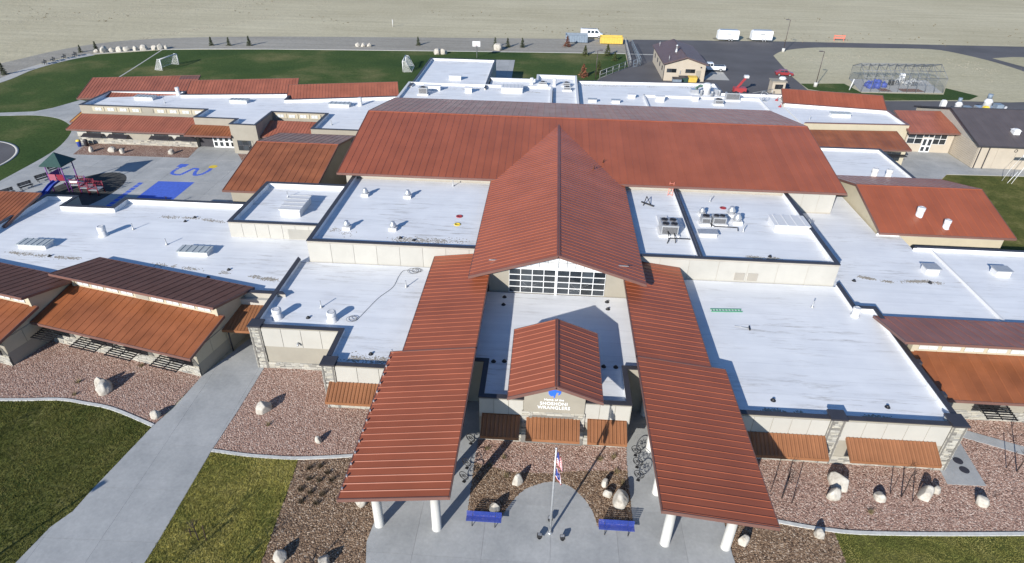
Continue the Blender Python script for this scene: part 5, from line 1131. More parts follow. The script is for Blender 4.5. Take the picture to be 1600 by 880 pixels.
DL = ['left of two black drains at the front of the upper left roof', 'right of two black drains at the front of the upper left roof', 'black drain between the round vents of the front left roof', 'black drain at the dirty front edge beside the left canopy', 'left black drain near the front parapet of the front right roof', 'right black drain near the front parapet of the front right roof',
      'outer black drain left of the sign gable', 'inner black drain left of the sign gable', 'inner black drain right of the sign gable', 'outer black drain right of the sign gable', 'rear black drain in the left corner below the gridded window', 'front black drain in the left corner below the gridded window', 'rear black drain in the right corner below the gridded window', 'front black drain in the right corner below the gridded window',
      'nearer black drain at the back of the wide left roof', 'farther black drain at the back of the wide left roof', 'nearer black drain of the wide left roof beside the angled wing', 'farther black drain of the wide left roof beside the angled wing', 'black drain near the left skylight of the wide left roof', 'left black drain on the right low roof', 'right black drain on the right low roof', 'black drain at the front of the upper right roof']
dm = MB().lathe(0, 0, [(.22, 0), (.2, .03), (.12, .04), (.12, .15), (.04, .19)], 12).mesh('roof_drain', 'black_metal')
for i, (x, y, z) in enumerate(DR):
    o = bpy.data.objects.new('roof_drain', dm); COL.objects.link(o); o.location = (x, y, z); tag(o, DL[i], 'drain', 'roof drains')
t = MB(); HP = smooth_poly([(-12.9, 54.3), (-13.4, 54.6), (-14.1, 54.5), (-14.36, 53.3), (-14.5, 51.3), (-15.4, 49.4), (-15.95, 47.6), (-16.5, 45.7), (-16.9, 45.45)], 5)
t.tube([(x, y, 4.32) for x, y in HP], .018, 6)
for k, (cx, cy, r_) in enumerate(((-12.8, 54.7, .45), (-13.1, 54.5, .55), (-12.6, 54.6, .35), (-17.0, 45.6, .45), (-16.9, 45.8, .35))): t.ring((cx, cy, 4.33 + .02 * k), (.05, .02 * k, 1), r_, .018, 22, 6)
tag(t.build('hose', 'hose_grey'), 'dark hose running across the front left roof with a coil at each end', 'hose')
def ladder(p0, p1, w_, n, m, label):
    t = thing('ladder', label, 'ladder', p0); p0, p1 = V(p0), V(p1); d = (p1 - p0); sd = d.cross(Vector((0, 0, 1))); sd = (sd.normalized() if sd.length > 1e-3 else Vector((1, 0, 0))) * w_ / 2
    for s in (-1, 1): MB().beam(p0 + sd * s, p1 + sd * s, .06, .07).build('rail', m, t)
    for k in range(n): MB().beam(p0 + d * (k + .5) / n - sd, p0 + d * (k + .5) / n + sd, .04, .04).build('rung', m, t)
ladder((16.2, 50.0, 4.34), (19.15, 50.2, 4.34), .4, 10, 'green_ladder', 'green ladder lying on the front right white roof'); ladder((15.3, 71.8, 6.2), (15.6, 73.0, 7.5), .5, 5, 'orange_ladder', 'orange ladder leaning on the red hall eave'); ladder((30.4, 65.3, 3.95), (29.8, 65.3, 6.85), .5, 8, 'grey_metal', 'grey ladder on the right side of the upper right block')
for i, (x, y, lb) in enumerate(((-9.5, 63.7, 'rear'), (-9.45, 61.7, 'front'), (21.1, 68.9, ''))):
    z = 6.2
    tag(MB().lathe(x, y, [(.38, z), (.38, z + .05), (.2, z + .06), (.2, z + .02)], 16).build('reel', 'machine_red' if i != 1 else 'yellow_mark'), ('red cable ring lying at the back of the upper right roof' if i == 2 else ('red ring' if i == 0 else 'yellow debris ring') + ' lying on the upper left roof beside the gable'), 'ring')
t = thing('folded_tripod', 'dark folded tool lying on the narrow roof strip beside the gable', 'tool', (12.2, 69.1, 6.2)); MB().tube([(11.6, 69.6, 6.25), (12.9, 68.4, 6.3)], .09, 6).tube([(11.7, 68.6, 6.25), (12.2, 69.8, 6.9)], .05, 6).tube([(12.6, 68.9, 6.25), (12.2, 69.8, 6.9)], .05, 6).build('legs', 'hose_black', t)
t = thing('push_broom', 'long handled broom lying on the front right white roof', 'broom', (18.6, 47.4, 4.28)); MB().tube([(17.9, 47.7, 4.31), (19.1, 47.4, 4.33)], .025, 6).build('handle', 'grey_metal', t); MB().beam((19.12, 47.1, 4.34), (19.2, 47.7, 4.34), .1, .1).build('brush', 'black_metal', t)
for i, (x, y) in enumerate(((7.3, 77.2), (6.0, 74.6))):
    zz = 7.2 + .17 * (y - 72.4) if i == 0 else 9.62 - .32 * (6 - GX)
    tag(MB().tube([(x, y, zz), (x + .02, y, zz + .35), (x + .15, y - .1, zz + .5)], .07, 8).build('roof_stub', 'rust'), ('stub pipe on the hall roof right of the cross gable', 'stub pipe on the right slope of the cross gable')[i], 'vent pipe')
tag(MB().box(87.2, 89.0, 104.6, 105.8, 4.75, 5.6).build('roof_box', 'white_paint'), 'white box vent on the dark roof of the beige gym', 'roof vent') if False else None
t = thing('roof_vent', 'white box vent on the dark roof of the beige gym', 'roof vent', (76.5, 105.2, 4.9)); MB().box(76.0, 77.0, 104.8, 105.8, 4.8, 5.5).build('curb', 'white_paint', t); MB().hexa([(75.9, 104.7, 5.5), (77.1, 104.7, 5.5), (77.1, 105.9, 5.5), (75.9, 105.9, 5.5)], [(76.2, 105, 5.75), (76.8, 105, 5.75), (76.8, 105.6, 5.75), (76.2, 105.6, 5.75)]).build('cap', 'white_paint', t)

# ================================================================== playground
p = thing('play_tower', 'playground tower with green pyramid roof, purple posts, red rails and blue slide', 'playground', (-67.4, 79, .06))
PX, PY, PZ = -68.6, 79.6, 1.5
for sx in (-1, 1):
    for sy in (-1, 1): MB().tube([(PX + sx * 1.15, PY + sy * 1.15, .05), (PX + sx * 1.15, PY + sy * 1.15, 4.1)], .08, 8).build('post', 'purple', p)
MB().add([(PX - 1.6, PY - 1.6, 4.0), (PX + 1.6, PY - 1.6, 4.0), (PX + 1.6, PY + 1.6, 4.0), (PX - 1.6, PY + 1.6, 4.0), (PX, PY, 5.5), (PX - 1.6, PY - 1.6, 3.9), (PX + 1.6, PY - 1.6, 3.9), (PX + 1.6, PY + 1.6, 3.9), (PX - 1.6, PY + 1.6, 3.9)], [(0, 1, 4), (1, 2, 4), (2, 3, 4), (3, 0, 4), (0, 5, 6, 1), (1, 6, 7, 2), (2, 7, 8, 3), (3, 8, 5, 0), (8, 7, 6, 5)]).build('pyramid_roof', 'green_roof', p)
MB().box(PX - 1.15, PX + 1.15, PY - 1.15, PY + 1.15, PZ, PZ + .1).build('deck', 'grey_metal', p)
for k in range(2): MB().box(PX - 1.1 + k * 1.15, PX - .1 + k * 1.15, PY - 1.2, PY - 1.14, PZ + .25, PZ + 1.15).build('panel', ('play_pink', 'play_red')[k], p)
MB().box(PX - 1.22, PX - 1.16, PY - 1, PY + 1, PZ + .25, PZ + 1.1).build('panel', 'purple', p)
s = MB(); Q = [(PX - .2, PY - 1.1, PZ + .1), (PX - .5, PY - 2.0, PZ - .2), (PX - .9, PY - 3.2, .55), (PX - 1.1, PY - 4.1, .3)]
for i in range(3):
    a, b2 = Q[i], Q[i + 1]
    s.hexa([(a[0] - .35, a[1], a[2] - .06), (a[0] + .35, a[1], a[2] - .06), (b2[0] + .35, b2[1], b2[2] - .06), (b2[0] - .35, b2[1], b2[2] - .06)], [(a[0] - .35, a[1], a[2]), (a[0] + .35, a[1], a[2]), (b2[0] + .35, b2[1], b2[2]), (b2[0] - .35, b2[1], b2[2])])
    for sx in (-.38, .38): s.beam((a[0] + sx, a[1], a[2] + .12), (b2[0] + sx, b2[1], b2[2] + .12), .08, .3)
s.build('slide', 'blue_paint', p)
for i, (dx, dy, z, m) in enumerate(((2.4, -.6, 1.1, 'purple'), (3.9, -1.0, .9, 'play_red'), (5.3, -1.3, .75, 'play_red'))):
    x, y = PX + dx, PY + dy
    MB().box(x - .7, x + .7, y - .7, y + .7, z, z + .08).build('deck', 'grey_metal', p)
    for sx in (-.68, .68):
        for sy in (-.68, .68): MB().tube([(x + sx, y + sy, .05), (x + sx, y + sy, z + 1.0)], .06, 8).build('post', m, p)
    for sy in (-.68, .68):
        r_ = MB()
        for zz in (.9, .35): r_.tube([(x - .68, y + sy, z + zz), (x + .68, y + sy, z + zz)], .04, 6)
        for k in range(5): r_.tube([(x - .5 + k * .25, y + sy, z + .3), (x - .5 + k * .25, y + sy, z + .9)], .025, 5)
        r_.build('railing', 'play_red', p)
    MB().box(x - .6, x + .6, y - .74, y - .7, z + .45, z + .75).build('white_sign_panel', 'frame_white', p) if i == 0 else None
for i in range(3): MB().box(PX + 1.15 + i * .45, PX + 1.6 + i * .45, PY - 1.0, PY - .1, PZ - .1 - i * .18, PZ - .04 - i * .18).build('step', 'grey_metal', p)
def park_bench(x, y, rz, label, group):
    t = thing('park_bench', label, 'bench', (x, y, .05), rz, local=True, group=group)
    for k in range(3): MB().box(-.9, .9, -.22 + k * .16, -.09 + k * .16, .42, .47).build('seat_slat', 'black_metal', t)
    for k in range(3): MB().hexa([(-.9, .27 + k * .03, .55 + k * .15), (.9, .27 + k * .03, .55 + k * .15), (.9, .31 + k * .03, .55 + k * .15), (-.9, .31 + k * .03, .55 + k * .15)], [(-.9, .29 + k * .03, .67 + k * .15), (.9, .29 + k * .03, .67 + k * .15), (.9, .33 + k * .03, .67 + k * .15), (-.9, .33 + k * .03, .67 + k * .15)]).build('back_slat', 'black_metal', t)
    for s in (-.7, .7): MB().beam((s, -.2, 0), (s, -.2, .42), .06, .06).beam((s, .25, 0), (s, .38, 1.0), .06, .06).beam((s, -.22, .4), (s, .28, .4), .06, .05).build('leg', 'black_metal', t)
for i, (x, y) in enumerate(((-74.9, 76.4), (-74.1, 78.9), (-73.7, 81.8), (-74.4, 85.4))): park_bench(x, y, R(62), ('nearest', 'second', 'third', 'farthest')[i] + ' black bench beside the playground surface', 'playground benches')
for i, (x, y) in enumerate(((-120.6, 147.3), (-120.4, 150), (-119.9, 153.2), (-118.9, 155.8))): park_bench(x, y, R(-35), ('nearest', 'second', 'third', 'farthest')[i] + ' dark bench along the field path at the upper left', 'field benches')
def bin_(x, y, m, label):
    t = thing('trash_bin', label, 'trash bin', (x, y, .05)); MB().lathe(x, y, [(.28, .05), (.36, .9), (.38, .95)], 14).build('body', m, t); MB().lathe(x, y, [(.38, .95), (.3, 1.15), (.1, 1.22)], 14).build('lid', 'dark_trim' if m != 'blue_paint' else 'yellow_mark', t)
bin_(-77.6, 95.9, 'blue_paint', 'blue bin with yellow lid at the corner of the left rear wing'); bin_(-76.6, 96.2, 'dark_trim', 'dark bin next to the blue bin at the left rear wing'); bin_(55.6, 96.2, 'blue_paint', 'blue bin in the courtyard beside the rear annex')

# ================================================================== far objects
def goal(x, y, rz, label):
    t = thing('soccer_goal', label, 'goal', (x, y, 0), rz, local=True, group='soccer goals'); w_, hh, d = 6.0, 2.5, 2.0
    for s in (-1, 1):
        MB().tube([(s * w_ / 2, 0, 0), (s * w_ / 2, 0, hh)], .12, 8).build('post', 'white_paint', t)
        MB().tube([(s * w_ / 2, 0, hh), (s * w_ / 2, -.7, hh), (s * w_ / 2, -d, 0), (s * w_ / 2, 0, 0)], .07, 6).build('side_frame', 'white_paint', t)
        MB().add([(s * w_ / 2, 0, 0), (s * w_ / 2, 0, hh), (s * w_ / 2, -.7, hh), (s * w_ / 2, -d, 0)], [(0, 1, 2, 3)]).build('side_net', 'net_white', t)
    MB().tube([(-w_ / 2, 0, hh), (w_ / 2, 0, hh)], .12, 8).build('crossbar', 'white_paint', t)
    MB().tube([(-w_ / 2, -d, .04), (w_ / 2, -d, .04)], .05, 6).build('ground_bar', 'white_paint', t)
    MB().add([(-w_ / 2, 0, hh), (w_ / 2, 0, hh), (w_ / 2, -.7, hh), (-w_ / 2, -.7, hh), (-w_ / 2, -d, 0), (w_ / 2, -d, 0)], [(0, 1, 2, 3), (3, 2, 5, 4)]).build('net', 'net_white', t)
goal(-90.2, 148.4, R(-98), 'soccer goal on the left part of the playing field'); goal(-35.2, 154.3, R(95), 'soccer goal on the right part of the playing field')
t = thing('basketball_hoop', 'basketball hoop behind the rear gym roof', 'hoop', (-19.2, 167.6, 0)); MB().tube([(-19.2, 168.2, 0), (-19.2, 168.2, 3.2), (-19.2, 167.4, 3.6)], .1, 8).build('post', 'grey_metal', t); MB().box(-20.2, -18.2, 167.2, 167.28, 3.0, 4.3).build('backboard', 'white_paint', t); MB().ring((-19.2, 166.9, 3.25), (0, 0, 1), .25, .03, 16).build('rim', 'machine_red', t)
def lamp_post(x, y, hgt, rz, label, base=True, group='parking lot lamp posts'):
    t = thing('lamp_post', label, 'lamp post', (x, y, 0), rz, local=True, group=group)
    if base: MB().lathe(0, 0, [(.42, 0), (.42, .95), (.38, 1.0)], 14).build('concrete_base', 'column_white', t)
    MB().tube([(0, 0, .9 if base else 0), (0, 0, hgt)], [.09, .07], 8).build('pole', 'brown_trim', t)
    MB().tube([(0, 0, hgt - .05), (.5, 0, hgt)], .05, 6).build('arm', 'brown_trim', t); MB().box(.35, 1.15, -.22, .22, hgt - .06, hgt + .08).build('lamp_head', 'brown_trim', t)
lamp_post(60.9, 150.4, 7.8, R(180), 'lamp post on the green strip beside the dirt island'); lamp_post(64.4, 186.8, 8.4, R(180), 'farther lamp post at the tip of the dirt island'); lamp_post(10.6, 150.8, 6.5, 0, 'thin lamp post on the rear lawn', False)
lamp_post(-38.4, 16.6, 5.6, R(60), 'lamp post whose shadow reaches the front path from the left', False, 'front path lamp posts')
sapling(-23.9, 21.4, 3.0, 'sapling at the bottom edge between path and mulch', 21, ((-24.4, 21.2, 1.9),)); sapling(-15.6, 21.0, 3.2, 'sapling just below the left mulch bed', 22, ((-15.1, 21.2, 1.8),)); sapling(-20.3, 20.9, 3.2, 'sapling at the bottom edge of the olive lawn', 23, ((-19.8, 21.1, 1.8),))
# garage
m_ = thing('garage', 'beige garage with brown gable roof on the asphalt yard', 'building', (31, 160, 0))
slope(m_, (25.9, 171, 3.95), (25.9, 150.9, 3.95), (31.0, 171, 5.55), (31.0, 150.9, 5.55), 1.0, 'garage_roof', 'garage_roof', 'left_roof', rib=.02); slope(m_, (36.1, 150.9, 3.95), (36.1, 171, 3.95), (31.0, 150.9, 5.55), (31.0, 171, 5.55), 1.0, 'garage_roof', 'garage_roof', 'right_roof', rib=.02)
P = [(26.3, 0), (35.7, 0), (35.7, 3.85), (31, 5.3), (26.3, 3.85)]; MB().hexa([(x, 151.5, z) for x, z in P], [(x, 170.5, z) for x, z in P]).build('wall', 'beige', m_)
window(m_, (26.9, 151.48), (29.1, 151.48), 1.9, 2.75, 2, 1, 'dark_trim'); window(m_, (31.2, 151.48), (33.4, 151.48), 1.9, 2.75, 2, 1, 'dark_trim')
d = MB().box(33.7, 34.7, 151.38, 151.48, .05, 2.5).build('door', 'taupe', m_); MB().box(34.5, 34.6, 151.33, 151.38, 1.0, 1.15).build('handle', 'dark_trim', d)
for y in (154, 158, 162, 166.5): window(m_, (26.28, y + 1), (26.28, y), 1.7, 2.7, 1, 1, 'dark_trim')
MB().box(29.9, 30.1, 151.3, 151.48, 1.6, 2.4).build('meter_box', 'grey_metal', m_); MB().tube([(26.25, 151.4, 0), (26.25, 151.4, 3.8)], .06, 6).build('downspout', 'dark_trim', m_); MB().box(34.5, 34.8, 151.3, 151.5, 3.1, 3.35).build('wall_lamp', 'dark_trim', m_)
t = thing('roof_flue', 'shiny flue on the garage roof', 'flue', (29.8, 158, 5.1)); MB().lathe(29.7, 158, [(.4, 4.9), (.3, 5.4), (.22, 5.5), (.22, 6.5), (.35, 6.6), (.1, 6.85)], 12).build('stack', 'galvanised', t)
for i, (x, y) in enumerate(((27.3, 152.6), (27.2, 168))): tag(MB().tube([(x, y, 4.2), (x, y, 5.4)], .07, 8).build('vent_pipe', 'grey_metal'), ('near', 'far')[i] + ' thin pipe on the left slope of the garage roof', 'vent pipe', 'thin vent pipes')
# vehicles, side view profile along local x
def vehicle(name, label, cat, loc, rz, prof, wd, body, wheels, wr, glass=(), extra=None):
    t = thing(name, label, cat, loc, rz, local=True); n = len(prof); hw = wd / 2
    top = max(z for _, z in prof)
    def taper(z): return hw * (1 - .16 * max(0, (z - .55 * top) / (.45 * top)))
    MB().add([(x, -taper(z), z) for x, z in prof] + [(x, taper(z), z) for x, z in prof], [tuple(range(n)), tuple(range(2 * n - 1, n - 1, -1))] + [(i, (i + 1) % n, (i + 1) % n + n, i + n) for i in range(n)]).build('body', body, t)
    for x in wheels:
        for s in (-1, 1):
            y0 = s * (hw - .2); y1 = s * (hw + .02); b = MB().tube([(x, y0, wr), (x, y1, wr)], wr, 16); w_ = b.build('wheel', 'rubber', t)
            MB().tube([(x, y1, wr), (x, y1 + s * .015, wr)], wr * .6, 12).build('rim', 'galvanised', w_)
    for q in glass:
        for s in (-1, 1):
            b = MB(); b.hexa([(x, s * (taper(z) - .01), z) for x, z in q], [(x, s * (taper(z) + .012), z) for x, z in q]); b.build('side_window', 'dark_glass', t)
    return t
t = vehicle('pickup_truck', 'white flatbed pickup parked beside the garage', 'pickup', (40.0, 162.4, .016), 0, [(-2.9, .45), (2.9, .45), (2.9, 1.15), (2.9, 1.3), (-.1, 1.3), (-.15, 1.95), (-1.5, 1.95), (-1.95, 1.3), (-2.9, 1.2)], 1.95, 'car_white', (-1.95, 1.75), .42, ([(-1.75, 1.3), (-.95, 1.3), (-.95, 1.85), (-1.45, 1.85)], [(-.88, 1.3), (-.25, 1.3), (-.25, 1.85), (-.88, 1.85)]))
MB().box(.1, 2.75, -.8, .8, 1.302, 1.31).build('bed_floor', 'dark_trim', t); MB().hexa([(-1.93, -.78, 1.34), (-1.93, .78, 1.34), (-1.5, .7, 1.9), (-1.5, -.7, 1.9)], [(-1.96, -.78, 1.35), (-1.96, .78, 1.35), (-1.53, .7, 1.91), (-1.53, -.7, 1.91)]).build('windscreen', 'dark_glass', t)
t = vehicle('parked_car', 'small dark red car parked at the edge of the dirt island', 'car', (56.6, 160, .02), R(-6), [(-2.0, .3), (2.0, .3), (2.05, .75), (1.1, .88), (.55, 1.35), (-.9, 1.38), (-1.6, .9), (-2.05, .8)], 1.75, 'car_red', (-1.25, 1.25), .32, ([(-1.3, .92), (-.2, .92), (-.2, 1.3), (-.85, 1.3)], [(-.12, .92), (.85, .92), (.5, 1.28), (-.12, 1.3)]))
for s in (-1, 1): MB().box(2.0, 2.07, s * .6 - .15, s * .6 + .15, .6, .74).build('headlight', 'frame_white', t)
MB().hexa([(1.05, -.7, .92), (1.05, .7, .92), (.6, .6, 1.31), (.6, -.6, 1.31)], [(1.07, -.7, .94), (1.07, .7, .94), (.62, .6, 1.33), (.62, -.6, 1.33)]).build('windscreen', 'dark_glass', t)
t = vehicle('van', 'white van standing behind the two waste containers', 'van', (11.6, 198.3, .016), 0, [(-3.2, .5), (3.3, .5), (3.3, 1.2), (2.6, 1.45), (1.7, 2.5), (-3.2, 2.6)], 2.1, 'car_white', (-2.0, 2.2), .42, ([(1.0, 1.5), (2.25, 1.5), (1.6, 2.25), (1.0, 2.25)], [(-.1, 1.5), (.7, 1.5), (.7, 2.2), (-.1, 2.2)], [(-1.2, 1.5), (-.4, 1.5), (-.4, 2.2), (-1.2, 2.2)]))
MB().tube([(-3, 0, 2.68), (1.4, 0, 2.6)], .05, 6).build('roof_rack', 'dark_trim', t)
for i, (x, lb) in enumerate(((51.9, 'left of two white cargo trailers on the far roadside'), (61.9, 'right of two white cargo trailers on the far roadside'))):
    t = vehicle('cargo_trailer', lb, 'trailer', (x, 200.2 + i * .8, .016), R(1), [(-3.0, .55), (3.0, .55), (3.0, 2.95), (2.7, 3.05), (-2.4, 3.05), (-3.0, 2.6)], 2.4, 'car_white', (.35, 1.15), .36); t['group'] = 'cargo trailers'
    MB().tube([(-3, -.6, .6), (-4.2, 0, .55), (-3, .6, .6)], .06, 6).build('tongue', 'dark_trim', t); MB().box(3.0, 3.05, -1.1, 1.1, .6, 2.8).build('rear_door', 'white_paint', t); MB().box(-2.5, 2.75, -1.04, 1.04, 3.055, 3.09).build('roof_sheet', 'grey_metal', t); MB().box(-.6, .7, -1.215, -1.205, 1.95, 2.25).build('decal', 'grey_metal', t)
def container(x0, x1, y0, y1, h, m, label, fill):
    t = thing('waste_container', label, 'container', ((x0 + x1) / 2, (y0 + y1) / 2, 0), group='waste containers'); b = MB()
    b.box(x0, x1, y0, y0 + .1, .2, h).box(x0, x1, y1 - .1, y1, .2, h).box(x0, x0 + .1, y0 + .1, y1 - .1, .2, h).box(x1 - .1, x1, y0 + .1, y1 - .1, .2, h).box(x0 + .1, x1 - .1, y0 + .1, y1 - .1, .2, .35); b.build('shell', m, t)
    for k in range(9): x = x0 + .3 + k * (x1 - x0 - .6) / 8; MB().box(x - .06, x + .06, y0 - .1, y0 - .002, .25, h - .05).build('rib', m, t)
    MB().box(x0 - .05, x1 + .05, y0 - .12, y0 + .12, h, h + .12).box(x0 - .05, x1 + .05, y1 - .12, y1 + .12, h, h + .12).build('rim', m, t); MB().box(x0 + .12, x1 - .12, y0 + .13, y1 - .13, h * .55, h * .75).build('load', fill, t); MB().box(x0 + .4, x0 + .9, y0 + .1, y1 - .1, 0, .2).box(x1 - .9, x1 - .4, y0 + .1, y1 - .1, 0, .2).build('skid', 'dark_trim', t)
container(3.9, 10.2, 190.2, 193.2, 2.1, 'grey_blue_steel', 'blue grey waste container on the gravel road', 'rust'); container(13.8, 20.2, 189.8, 192.6, 1.9, 'yellow_steel', 'yellow waste container at the end of the asphalt', 'wood')
# batting cage
mat('cage_steel', (.19, .20, .21), .5, .1, 3)
t = thing('batting_cage', 'long chain link batting cage with gabled frame on the dirt island', 'cage', (80, 152, 0)); A = V((69.8, 147.0, 0)); U = V((18.6, 1.4, 0)); Wd = V((1.8, 11.5, 0)); nb = 9
MB().prism([tuple((A)[:2]), tuple((A + U)[:2]), tuple((A + U + Wd)[:2]), tuple((A + Wd)[:2])], .02, .06).build('floor_pad', 'concrete_trim', t)
for i in range(nb + 1):
    o = A + U * i / nb; b = MB(); Pk = [o, o + V((0, 0, 3.2)), o + Wd * .5 + V((0, 0, 5.0)), o + Wd + V((0, 0, 3.2)), o + Wd]; b.tube(Pk, .06, 6); b.build('frame_hoop', 'cage_steel', t)
b = MB()
for f, z in ((0, 3.2), (.25, 4.1), (.5, 5.0), (.75, 4.1), (1, 3.2)): b.tube([A + Wd * f + V((0, 0, z)), A + U + Wd * f + V((0, 0, z))], .07, 6)
for i in range(nb):
    o = A + U * i / nb; q = U / nb
    for f0, z0, f1, z1 in ((0, 3.2, .5, 5.0), (1, 3.2, .5, 5.0)): b.tube([o + Wd * f0 + V((0, 0, z0)), o + q + Wd * f1 + V((0, 0, z1))], .04, 5); b.tube([o + q + Wd * f0 + V((0, 0, z0)), o + Wd * f1 + V((0, 0, z1))], .04, 5)
b.build('roof_lattice', 'cage_steel', t)
for nm, o, e in (('near_mesh', A, A + U), ('left_mesh', A + Wd, A), ('right_mesh', A + U, A + U + Wd), ('far_mesh', A + U + Wd, A + Wd)): MB().add([o, e, e + V((0, 0, 3.2)), o + V((0, 0, 3.2))], [(0, 1, 2, 3)]).build(nm, 'chain_link', t, fix=False)
MB().add([A + V((0, 0, 3.2)), A + Wd + V((0, 0, 3.2)), A + Wd * .5 + V((0, 0, 5))], [(0, 1, 2)]).build('gable_mesh', 'chain_link', t, fix=False)
def cpt(u, v_, z=0): return A + U * u + Wd * v_ + V((0, 0, z))
for u0, u1, lb in ((.26, .40, 'left'), (.52, .80, 'right')):
    q = [cpt(u0, .05, .07), cpt(u1, .05, .07), cpt(u1 - .05, .28, .07), cpt(u0 - .03, .28, .07)]; tag(MB().add(q, [(0, 1, 2, 3)]).build('turf_mat', 'rust'), lb + ' reddish mat on the floor of the batting cage', 'mat', 'cage mats')
tt = thing('tarp_heap', 'bright blue tarp heap inside the batting cage', 'tarp', tuple(cpt(.2, .4))); b = MB(); rnd = random.Random(3)
for k in range(9):
    c = cpt(.16 + .02 * k + rnd.uniform(-.02, .02), .42 + rnd.uniform(-.12, .12), .06); b.lathe(c.x, c.y, [(.9, .06), (.75, .6 + rnd.random() * .5), (.3, .9 + rnd.random() * .6), (.05, 1.2 + rnd.random() * .4)], 9)
b.build('tarp', 'blue_paint', tt)
tt = thing('stored_bikes', 'jumble of black and white frames stored inside the batting cage', 'bikes', tuple(cpt(.6, .55)))
for k in range(9):
    c = cpt(.5 + .035 * k, .5 + .28 * rnd.random(), .45 + .1 * (k % 3)); b = MB().ring(c, (rnd.gauss(0, 1), rnd.gauss(0, 1), .2), .42, .06, 14).ring(c + V((.9, .1, 0)), (rnd.gauss(0, 1), rnd.gauss(0, 1), .2), .42, .06, 14).tube([c, c + V((.4, 0, .6)), c + V((.9, .1, 0))], .05, 6); b.build('frame', ('black_metal', 'frame_white', 'grey_metal')[k % 3], tt)
for k, (u, v_) in enumerate(((.46, .55), (.62, .75))): c = cpt(u, v_); MB().box(c.x - .5, c.x + .5, c.y - .4, c.y + .4, .06, 1.2 + k).build('crate', ('black_metal', 'frame_white')[k], tt)
tag(MB().tube([(67.9, 148.6, 0), (68.4, 148.8, 2.4)], .12, 8).build('bollard', 'white_paint'), 'white leaning post left of the batting cage', 'post')
# far right machinery yard behind the gym, chillers
def chiller(x, y, s, label, tank=False):
    t = thing('chiller', label, 'machine', (x, y, 0), group='grey machines behind the beige gym')
    MB().box(x - 1.6 * s, x + 1.6 * s, y - .9 * s, y + .9 * s, .2, 1.9 * s).build('casing', 'galvanised', t); MB().box(x - 1.75 * s, x + 1.75 * s, y - 1.05 * s, y + 1.05 * s, 0, .2).build('pad', 'concrete_trim', t)
    MB().lathe(x - .5 * s, y, [(.55 * s, 1.9 * s), (.5 * s, 2.6 * s), (.6 * s, 2.7 * s), (.3 * s, 3.1 * s)], 14).build('hood', 'white_paint', t); MB().lathe(x - .5 * s, y + .1, [(.3 * s, 3.1 * s), (.3 * s, 3.7 * s)], 10).build('stack', 'grey_blue_steel', t)
    MB().tube([(x + .3 * s, y - .9 * s, 1.2 * s), (x + 1.0 * s, y - 1.3 * s, 1.6 * s), (x + 1.5 * s, y - .9 * s, 2.3 * s)], .18 * s, 8).build('duct', 'white_paint', t); MB().box(x + .6 * s, x + 1.5 * s, y - .5 * s, y + .5 * s, 1.9 * s, 2.4 * s).build('fan_box', 'grey_blue_steel', t)
chiller(80.7, 128.0, 1.2, 'left grey machine with stack showing above the dark gym roof'); chiller(86.4, 128.4, 1.42, 'right taller grey machine with stack showing above the dark gym roof')
tag(MB().box(83.6, 84.6, 125.6, 126.3, .02, 3.3).hexa([(83.6, 125.6, 3.3), (84.6, 125.6, 3.3), (84.6, 126.3, 3.3), (83.6, 126.3, 3.3)], [(83.8, 125.7, 3.6), (84.4, 125.7, 3.6), (84.4, 126.2, 3.6), (83.8, 126.2, 3.6)]).build('storage_bin', 'yellow_mark'), 'yellow bin between the grey machines behind the gym', 'bin')
tag(MB().box(76.6, 77.5, 127.5, 128.2, .02, 3.7).hexa([(76.6, 127.5, 3.7), (77.5, 127.5, 3.7), (77.5, 128.2, 3.7), (76.6, 128.2, 3.7)], [(76.8, 127.6, 4), (77.3, 127.6, 4), (77.3, 128.1, 4), (76.8, 128.1, 4)]).build('utility_cabinet', 'white_paint'), 'white utility cabinet behind the beige gym', 'cabinet')
# red lift, kiosk, dumpsters behind the rear roofs
t = thing('boom_lift', 'red boom lift parked behind the rear roof', 'machine', (41.6, 142, 0)); MB().box(40.2, 42.8, 141, 142.6, .5, 1.5).build('chassis', 'machine_red', t)
for x in (40.6, 42.4):
    for y in (140.95, 142.65): MB().tube([(x, y - .15, .45), (x, y + .15, .45)], .45, 14).build('wheel', 'rubber', t)
MB().beam((40.8, 141.8, 1.3), (42.4, 141.9, 3.6), .35, .4).build('lower_boom', 'machine_red', t); MB().beam((42.2, 141.9, 3.4), (41.5, 141.8, 2.0), .25, .25).build('upper_boom', 'machine_red', t); MB().box(42.0, 42.9, 141.4, 142.3, 3.6, 4.1).build('basket', 'frame_white', t)
t = thing('guard_booth', 'small beige booth with dark windows behind the rear roof', 'booth', (50, 143.5, 0)); MB().box(48.6, 51.4, 142.6, 145, 0, 2.7).build('wall', 'beige', t); MB().box(48.4, 51.6, 142.4, 145.2, 2.71, 2.9).build('roof', 'taupe', t); window(t, (49.2, 142.58), (50.9, 142.58), 1.2, 2.2, 2, 1, 'dark_trim'); MB().lathe(51.0, 144.2, [(.7, 2.9), (.8, 3.2), (.5, 3.5)], 14).build('dome_vent', 'white_paint', t)
